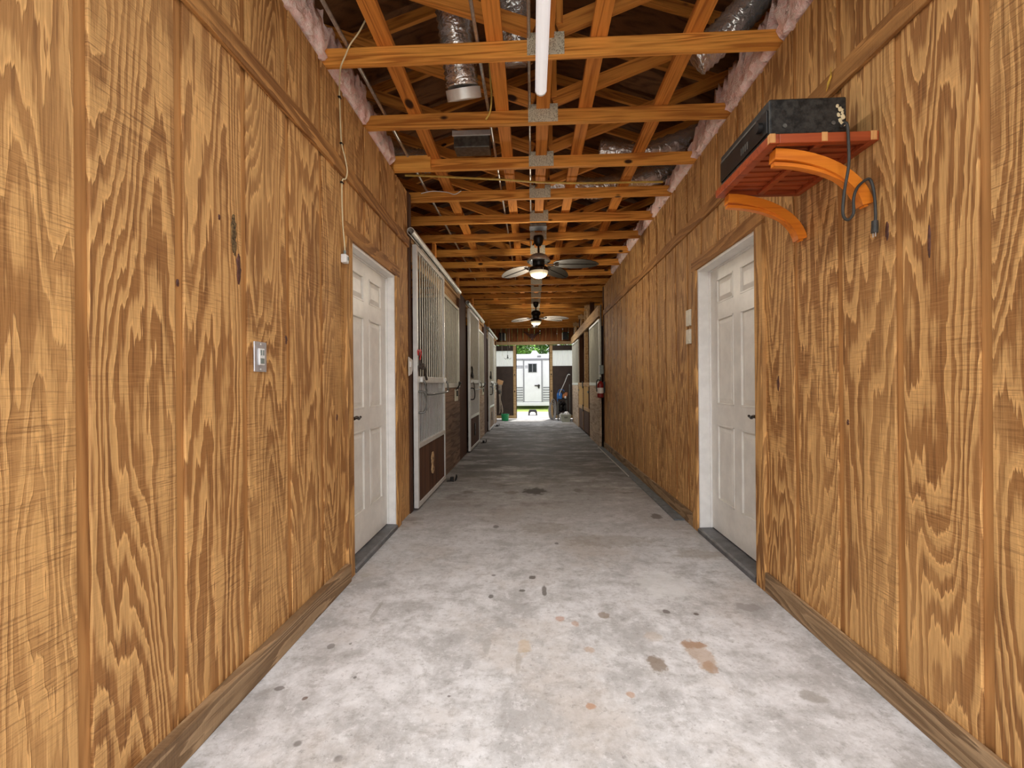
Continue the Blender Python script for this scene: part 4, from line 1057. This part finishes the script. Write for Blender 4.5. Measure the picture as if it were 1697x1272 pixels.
# ------------------------------------------------------------------ far end
b = MB(); n = 18
b.box(OUTL, -1.6, YE, YE + .1, 0, 3.0); b.box(1.75, OUTR, YE, YE + .1, 0, 3.0)
for k in range(n):
    a = -1.6 + 3.35 * k / n; b.box(a + .002, a + 3.35 / n - .002, YE, YE + .03, 2.50, 3.0)
struct(b.build('wall_far', 'redsiding', None, .002))
struct(MB().box(-1.30, 1.30, YE - .045, YE - .001, 2.455, 2.56).build('trim_30', 'headerX', None, .004))
def barn_door(x0, x1, edge, label):
    t = thing('barn_door', label, 'barn door', ((x0 + x1) / 2, YE + .06, 0), 'sliding barn doors at the far end')
    ya, yb = YE + .04, YE + .075
    zt, za, zb = 2.44, 1.755, 2.27
    MB().box(x0, x1, ya, yb, .03, za).build('lower_panel', 'brownpanel', t)
    MB().box(x0, x1, ya, yb, zb, zt).build('top_panel', 'brownpanel', t)
    b = MB(); m = 34; rings = []
    w = x1 - x0
    top, bot = [], []
    for k in range(m * 4 + 1):
        xx = x0 + w * k / (m * 4); dy = [0, .014, .014, 0][k % 4]
        bot.append((xx, ya + .012 + dy, za)); top.append((xx, ya + .012 + dy, zb))
    b.ring_surface([bot, top], False, False, False); b.build('corrugated_pane', 'translucent', t, recalc=False)
    e0, e1 = (x1 - .09, x1) if edge > 0 else (x0, x0 + .09)
    MB().box(e0, e1, ya - .035, ya - .001, .03, zt).build('edge_stile', 'headerX', t, .004)
    MB().box(x0, x1, ya - .03, ya - .001, .03, .13).build('bottom_rail', 'headerX', t, .004)
    f = (e1 - .012, e1 + .022) if edge > 0 else (e0 - .022, e0 + .012)
    MB().box(f[0], f[1], ya - .001 + .002, yb + .01, .03, zt).build('edge_trim', 'darkpost', t, .003)
    b = MB(); 
    for z in (.9, 1.45): b.box(e0 + .03, e0 + .06, ya - .046, ya - .0355, z, z + .05)
    b.build('latch', 'black', t)
    return t
barn_door(-1.72, -.545, 1, 'left sliding barn door, dark brown with a white corrugated window, at the far end')
barn_door(.575, 1.78, -1, 'right sliding barn door, dark brown with a white corrugated window, behind the hose')
# carved bull skull on the lintel wall
t = thing('wall_skull', 'dark carved bull skull with spread horns on the wall above the far opening', 'wall decoration', (.01, YE - .03, 2.75))
yk = YE - .0305; sk = (-.0, 2.72)
MB().prism([(-.065, .10), (.065, .10), (.055, .02), (.03, -.12), (.0, -.15), (-.03, -.12), (-.055, .02)], 'Y', yk - .02, yk + .0298, (sk[0], 0, sk[1])).build('skull', 'bone', t, .01)
for s in (-1, 1):
    MB().tube(smooth_path([(sk[0] + s * .03, yk - .008, sk[1] - .04), (sk[0] + s * .11, yk - .01, sk[1] + .05), (sk[0] + s * .19, yk - .01, sk[1] + .115), (sk[0] + s * .275, yk - .005, sk[1] + .165)], 5), [.034] * 6 + [.032] * 5 + [.022] * 4 + [.01], 8).build('horn', 'bone', t)
b = MB()
for s in (-1, 1): b.tube(smooth_path([(sk[0] + s * .045, yk - .022, sk[1] + .03), (sk[0] + s * .035, yk - .022, sk[1] - .03), (sk[0] + s * .028, yk - .022, sk[1] - .08)], 4), .007, 6)
b.build('pale_edge', 'bonepale', t)
for i, (xx, lab) in enumerate(((-.98, 'black speaker box high in the far left corner'), (1.08, 'black speaker box on a pale bracket high in the far right corner'))):
    t = thing('speaker', lab, 'speaker', (xx, YE - .16, 2.60), 'corner speakers')
    MB().box(xx - .09, xx + .09, YE - .24, YE - .09, 2.60, 2.84).build('cabinet', 'black', t, .01)
    s = 1 if i == 0 else -1
    b = MB(); b.box(xx - s * .02 - .01, xx - s * .02 + .01, YE - .09, YE - .0005, 2.66, 2.78); b.box(xx - .10 * (1 if i else -1) - .012, xx - .10 * (1 if i else -1) + .012, YE - .20, YE - .12, 2.585, 2.82)
    b.build('bracket', 'galvwarm', t, .002)
# tack hook hung on a rod
t = thing('hanging_tack_hook', 'black three-prong tack hook hanging on a thin rod before the left barn door', 'hook', (-.78, 14.05, 2.0))
b = MB(); b.tube([(-.78, 14.05, 2.08), (-.78, 14.05, 2.93)], .005, 6); b.build('rod', 'galvdark', t)
b = MB()
for k in range(4):
    a = R(90 * k); c, s_ = math.cos(a), math.sin(a)
    b.tube(smooth_path([(-.78, 14.05, 2.06), (-.78 + .03 * c, 14.05 + .03 * s_, 1.985), (-.78 + .075 * c, 14.05 + .075 * s_, 1.965), (-.78 + .11 * c, 14.05 + .11 * s_, 2.0)], 4), .006, 6)
b.tube([(-.78, 14.05, 1.99), (-.78, 14.05, 2.09)], .013, 8); b.build('prongs', 'black', t)
for i, x in enumerate((-.955, -.72)):
    b = MB(); b.tube([(x, 13.9, 2.93), (x + .01, 13.9, 2.05 if i == 0 else 2.3)], .004, 6)
    tag(b.build('hanging_wire', 'rope'), 'thin pale cord hanging from the last truss %s' % ('nearest the left stalls' if i == 0 else 'just right of the hook rod'), 'cord')
# halters and ropes hanging at the end of the left stalls
t = thing('halter_bundle', 'bundle of pale ropes with tan wooden block hanging at the left stall end', 'ropes', (-1.03, 13.86, 1.2))
MB().box(-1.115, -.93, 13.86, 13.94, 1.14, 1.30, Matrix.Translation((-1.02, 13.9, 1.22)) @ Matrix.Rotation(R(18), 4, 'Y') @ Matrix.Translation((1.02, -13.9, -1.22))).build('wooden_block', 'tan', t, .01)
rnd = random.Random(5)
for k in range(7):
    x0 = -1.07 + .018 * k; b = MB()
    b.tube(smooth_path([(x0, 13.86, 1.15), (x0 + rnd.uniform(-.02, .02), 13.84, .95), (x0 + rnd.uniform(-.02, .03), 13.84, .7), (x0 + .01 * k + rnd.uniform(-.02, .02), 13.84, .42), (x0 + .008 * k, 13.85, .22 + .03 * (k % 3))], 4), .010, 6)
    b.build('rope', 'rope' if k % 3 else 'ropedark', t)
b = MB(); blob(b, (-1.03, 13.83, .93), .05, .03, .07, 8, .3); b.build('knot', 'galvdark', t)
t = thing('bucket', 'green plastic bucket on the floor at the far left stall end', 'bucket', (-.88, 14.08, 0))
MB().lathe([(.085, 0), (.105, .004), (.125, .20), (.135, .205), (.135, .215), (.118, .213), (.098, .02), (.01, .018)], (-.88, 14.08, 0), 28).build('tub', 'green', t)
MB().tube(smooth_path([(-1.0, 14.08, .20), (-.98, 14.02, .235), (-.88, 13.99, .25), (-.78, 14.02, .235), (-.76, 14.08, .20)], 4), .006, 6).build('handle', 'galvdark', t)
# hose, tool trolley, bin on the right
t = thing('hose_coil', 'coiled grey hose standing beside the right side of the far opening', 'hose', (.62, 14.3, 0))
for k in range(4):
    b = MB(); rr = .20 + .02 * k; b.tube([(.60 + .02 * k + .09 * math.cos(a), 14.28 - .03 * k + .04 * math.sin(a), .015 + .012 + rr * 1.25 + rr * 1.25 * math.sin(a)) for a in [2 * math.pi * j / 40 for j in range(40)]], .012, 7, closed=True)
    b.build('loop', 'hose', t)
t = thing('tool_trolley', 'tall black tool trolley loaded with a blue machine and coiled cords', 'trolley', (.93, 14.1, 0))
b = MB()
for xx in (.80, 1.07):
    for yy in (14.0, 14.25): b.tube([(xx, yy, .0), (xx, yy, .70)], .014, 8)
b.build('upright', 'galvdark', t)
for z in (.22, .66): MB().box(.78, 1.09, 13.985, 14.265, z, z + .025).build('deck', 'black', t, .004)
b = MB(); blob(b, (.90, 14.12, .44), .085, .07, .17, 21, .25); blob(b, (1.02, 14.1, .42), .06, .06, .14, 22, .3); b.tube(smooth_path([(.86, 14.02, .5), (.95, 14.0, .6), (1.05, 14.02, .5), (1.02, 14.0, .36)], 5), .02, 8)
b.build('motor', 'black', t)
b = MB(); blob(b, (.90, 14.05, .47), .03, .02, .03, 29, .2); b.build('pulley', 'galvdark', t)
b = MB(); b.box(.775, .925, 14.03, 14.22, .686, .86); b.box(.79, .91, 14.05, 14.2, .86, .88); b.build('blue_machine', 'blue', t, .02)
b = MB(); b.tube(smooth_path([(.80, 14.05, .88), (.84, 14.03, .97), (.93, 14.03, .99), (1.0, 14.04, .93)], 5), .009, 7); b.tube(smooth_path([(.785, 14.05, .84), (.772, 14.02, .78), (.775, 14.0, .70), (.78, 13.98, .62)], 5), .009, 7); b.build('air_line', 'blue', t)
t = thing('cord_coil', 'coil of orange extension cord heaped on the trolley beside the blue machine', 'cord', (1.02, 14.1, .686))
b = MB()
for k in range(6):
    rr = .05 + .006 * k
    b.tube([(1.025 + .008 * math.sin(k * 2) + rr * math.cos(a), 14.1 + .5 * rr * math.sin(a) + .01 * k - .03, .795 + rr * 1.1 * math.sin(a + k * .5)) for a in [2 * math.pi * j / 24 for j in range(24)]], .011, 6, closed=True)
b.build('cord', 'orangeplastic', t)
b = MB(); blob(b, (1.03, 14.02, .735), .03, .025, .045, 33, .2); b.build('reel', 'whiteplastic', t)
t = thing('mower_handle', 'bent silver mower handle leaning at the far right stall end', 'handle', (1.1, 13.95, .9))
MB().tube(smooth_path([(1.17, 13.86, 1.44), (1.13, 13.87, 1.455), (1.09, 13.88, 1.42), (1.02, 13.9, 1.24), (.93, 13.92, 1.04), (.86, 13.94, .90), (.84, 13.94, .80)], 6), .013, 8).build('tube', 'galv', t)
MB().tube(smooth_path([(1.18, 13.86, 1.49), (1.12, 13.87, 1.50), (1.06, 13.88, 1.45)], 5), .009, 7).build('control_bar', 'black', t)
MB().tube([(1.16, 13.92, .0), (1.16, 13.92, 1.15)], .02, 8).build('leg', 'galvdark', t)
t = thing('storage_bin', 'grey-green plastic bin full of white bags on the floor, far right', 'bin', (1.01, 13.62, 0))
b = MB()
bx = 1.005; by = 13.66
rings = []
for (hx, hy, z) in ((.115, .12, 0), (.15, .15, .20), (.158, .158, .205), (.158, .158, .225), (.14, .14, .225), (.112, .11, .03)):
    rings.append([(bx - hx, by - hy, z), (bx + hx, by - hy, z), (bx + hx, by + hy, z), (bx - hx, by + hy, z)])
b.ring_surface(rings, True, True, False); b.build('tub', 'olive', t)
b = MB(); b.box(bx - .05, bx + .05, by - .158, by - .144, .125, .165); b.build('grip', 'galvdark', t, .006)
t2 = thing('white_bag', 'crumpled white bag in the grey-green bin', 'bag', (bx + .03, by, .1))
b = MB(); blob(b, (bx + .03, by - .01, .215), .085, .08, .10, 41, .25); b.build('bag', 'whiteplastic', t2)
t2 = thing('grey_bag', 'crumpled pale grey bag behind the white one in the bin', 'bag', (bx - .10, by + .25, .1))
b = MB(); blob(b, (bx - .10, by + .24, .13), .075, .07, .128, 43, .25); b.build('bag', 'strip', t2)
# step stool in the yard
t = thing('step_stool', 'dark grey arched plastic step stool standing outside the far opening', 'stool', (0, 16.6, 0))
b = MB()
outer = [(-.17, 0), (-.155, .15), (-.12, .19), (.12, .19), (.155, .15), (.17, 0)]; inn = [(.10, 0), (.09, .08), (.05, .125), (-.05, .125), (-.09, .08), (-.10, 0)]
for k in range(5): pass
o6 = [(-.17, 0), (-.165, .10), (-.15, .16), (-.115, .19), (-.04, .195), (.04, .195), (.115, .19), (.15, .16), (.165, .10), (.17, 0)]
i6 = [(-.115, 0), (-.11, .06), (-.095, .095), (-.07, .12), (-.025, .13), (.025, .13), (.07, .12), (.095, .095), (.11, .06), (.115, 0)]
for k in range(9): b.prism([o6[k], o6[k + 1], i6[k + 1], i6[k]], 'Y', 16.5, 16.72)
b.build('arch', 'stool', t)
MB().box(-.13, .13, 16.495, 16.725, .1955, .206).build('tread', 'stool', t, .004)

# ------------------------------------------------------------------ trailer and trees outside
TYY = 21.6; gz = -.06
t = thing('horse_trailer', 'white horse trailer with grey-framed rear door standing beyond the far opening', 'trailer', (0, TYY, gz))
MB().box(-1.2, 1.2, TYY, TYY + 5.5, .28, 2.62).build('body', 'trailer', t, .06)
MB().box(-1.18, 1.18, TYY - .02, TYY - .0005, 2.32, 2.40).build('roof_seam', 'trailergrey', t, .004)
b = MB(); dx0, dx1, dz0, dz1 = -.40, .44, .28, 2.30
b.box(dx0 - .05, dx0, TYY - .045, TYY - .0005, dz0, dz1 + .06); b.box(dx1, dx1 + .05, TYY - .045, TYY - .0005, dz0, dz1 + .06); b.box(dx0, dx1, TYY - .045, TYY - .0005, dz1, dz1 + .06); b.box(dx0, dx1, TYY - .045, TYY - .0005, dz0 - .03, dz0 + .02)
b.build('door_frame', 'trailergrey', t, .008)
d = MB().box(dx0 + .004, dx1 - .004, TYY - .035, TYY - .0005, dz0 + .02, dz1 - .004).build('rear_door', 'trailer', t, .01)
MB().box(-.21, .22, TYY - .052, TYY - .0355, 1.72, 2.16).build('window_frame', 'trailergrey', d, .03)
for a, c in ((-.18, -.012), (.022, .19)): MB().box(a, c, TYY - .058, TYY - .0525, 1.75, 2.13).build('window_pane', 'darkglass', d, .015)
b = MB(); b.box(.10, .36, TYY - .075, TYY - .045, 1.06, 1.11); b.box(.26, .34, TYY - .08, TYY - .0355, .96, 1.14); b.build('latch', 'black', d, .006)
b = MB()
for z in (1.94, 2.02): b.box(-.36, -.225, TYY - .0365, TYY - .0355, z, z + .03)
b.build('stripe', 'trailerdark', d)
b = MB()
for z in (1.94, 2.02): b.box(-1.12, -.46, TYY - .003, TYY - .0006, z, z + .035)
b.build('stripe', 'trailerdark', t)
for s in (-1, 1):
    b = MB()
    for k in range(6):
        a, c = (-1.1, dx0 - .07) if s < 0 else (dx1 + .07, 1.1); b.box(a, c, TYY - .012, TYY - .0006, .36 + .12 * k, .42 + .12 * k)
    b.build('kick_strips', 'trailergrey', t, .003)
b = MB()
for x in (-.62, -.36, .62): b.box(x - .05, x + .05, TYY - .03, TYY - .0006, .20, .25)
b.build('marker_light', 'red', t, .006)
MB().box(-1.15, 1.15, TYY - .08, TYY + .05, .10, .275).build('bumper', 'trailer', t, .02)
b = MB(); b.prism([(-.10, 2.621), (.02, 2.80), (.20, 2.80), (.34, 2.621)], 'Y', TYY + .2, TYY + .9); b.build('roof_vent', 'trailer', t, .01)
b = MB(); b.box(.24, .42, TYY - .012, TYY - .0006, 2.46, 2.55); b.build('roof_vent_plate', 'trailergrey', t, .004)
for s in (-1, 1):
    for yy in (TYY + 2.2, TYY + 3.1):
        b = MB(); b.tube([(s * 1.0, yy, gz + .34), (s * 1.19, yy, gz + .34)], .34, 24); b.build('wheel', 'rubber', t)

def tree(x, y, h, r, label, mat, seed):
    rnd = random.Random(seed)
    t = thing('tree', label, 'tree', (x, y, gz), 'trees beyond the trailer')
    MB().tube(smooth_path([(x, y, gz), (x + .1, y, h * .3), (x - .05, y, h * .6), (x, y, h * .9)], 4), [.22 - .012 * k for k in range(13)], 9).build('trunk', 'bark', t)
    b = MB()
    for k in range(6500):
        u = rnd.uniform(-1, 1); a = rnd.uniform(0, 6.28); q = math.sqrt(1 - u * u); rr = rnd.uniform(.45, 1) * (1 + .25 * math.sin(a * 3 + seed) * q)
        p = Vector((x + r * rr * q * math.cos(a), y + r * rr * q * math.sin(a), h * .58 + h * .42 * rr * u))
        s_ = rnd.uniform(.07, .16); d1 = Vector((rnd.uniform(-1, 1), rnd.uniform(-1, 1), rnd.uniform(-.6, .6))).normalized(); d2 = d1.cross(Vector((rnd.uniform(-1, 1), rnd.uniform(-1, 1), 1))).normalized()
        b.add([p - d1 * s_, p + d2 * s_ * .5, p + d1 * s_, p - d2 * s_ * .5], [(0, 1, 2, 3)])
    b.build('crown', mat, t, recalc=False)
    return t
tree(-1.9, 29, 6.5, 2.2, 'bright green leafy tree behind the left part of the trailer roof', 'leaf', 3)
tree(1.5, 34.8, 7.4, 2.3, 'deeper green leafy tree behind the right part of the trailer roof', 'leafdark', 4)
tree(-.6, 40.8, 8.5, 2.4, 'pale green tree farther back between two nearer trees', 'leaf', 5)

# ------------------------------------------------------------------ light
w = bpy.data.worlds.new('sky'); scn.world = w; w.use_nodes = True
nt = w.node_tree; nt.nodes.clear()
o = nt.nodes.new('ShaderNodeOutputWorld'); bg = nt.nodes.new('ShaderNodeBackground'); sk_ = nt.nodes.new('ShaderNodeTexSky')
sk_.sky_type = 'NISHITA'; sk_.sun_disc = False; sk_.sun_elevation = R(55); sk_.sun_rotation = R(180); sk_.air_density = 1.0; sk_.dust_density = 3.0; sk_.ozone_density = 1.0
hsv = nt.nodes.new('ShaderNodeHueSaturation'); hsv.inputs['Saturation'].default_value = .35
nt.links.new(sk_.outputs[0], hsv.inputs['Color']); nt.links.new(hsv.outputs[0], bg.inputs[0]); nt.links.new(bg.outputs[0], o.inputs[0])
bg.inputs[1].default_value = .23
sun = bpy.data.lights.new('sun', 'SUN'); sun.energy = 2.2; sun.angle = R(3); sun.color = (1, .95, .88)
so = bpy.data.objects.new('sun', sun); so.rotation_euler = (R(-18), R(6), 0); COL.objects.link(so)
def lamp(name, x, y, z, e, col, r):
    l = bpy.data.lights.new(name, 'POINT'); l.energy = e; l.color = col; l.shadow_soft_size = r
    ob = bpy.data.objects.new(name, l); ob.location = (x, y, z); COL.objects.link(ob)
lamp('fan_lamp_near', PX, 5.30, CB - .66, 13, (1, .88, .70), .06)
lamp('fan_lamp_far', PX, 9.55, CB - .66, 13, (1, .88, .70), .06)
def area(name, x, y, z, sx, sy, e, col):
    l = bpy.data.lights.new(name, 'AREA'); l.shape = 'RECTANGLE'; l.size = sx; l.size_y = sy; l.energy = e; l.color = col
    ob = bpy.data.objects.new(name, l); ob.location = (x, y, z); COL.objects.link(ob)
area('tube_lamp_near', PX - .022, 2.02, 2.866,   .06, 1.18, 6, (1, .95, .88))
area('tube_lamp_far', PX - .022, 12.75, 2.866,   .06, 1.18, 22, (1, .98, .96))

# ------------------------------------------------------------------ camera
cam = bpy.data.cameras.new('camera'); co = bpy.data.objects.new('camera', cam); COL.objects.link(co)
cam.sensor_fit = 'HORIZONTAL'; cam.sensor_width = 36; cam.lens = 735 / 1697 * 36; cam.clip_start = .05; cam.clip_end = 300
co.matrix_world = Matrix.Translation((0, 0, 1.17)) @ Matrix.Rotation(math.atan(34 / 735), 4, 'Z') @ Matrix.Rotation(R(90), 4, 'X') @ Matrix.Rotation(-.008, 4, 'Z')
scn.camera = co
vs = scn.view_settings; scn.display_settings.display_device = 'sRGB'
vs.view_transform = 'Standard'; vs.look = 'None'; vs.exposure = 1.0; vs.gamma = 1.0; vs.use_curve_mapping = False
scn.cycles.use_denoising = True
scn.cycles.max_bounces = 10; scn.cycles.diffuse_bounces = 7
for ob in bpy.data.objects:
    if '_w' in ob: del ob['_w']
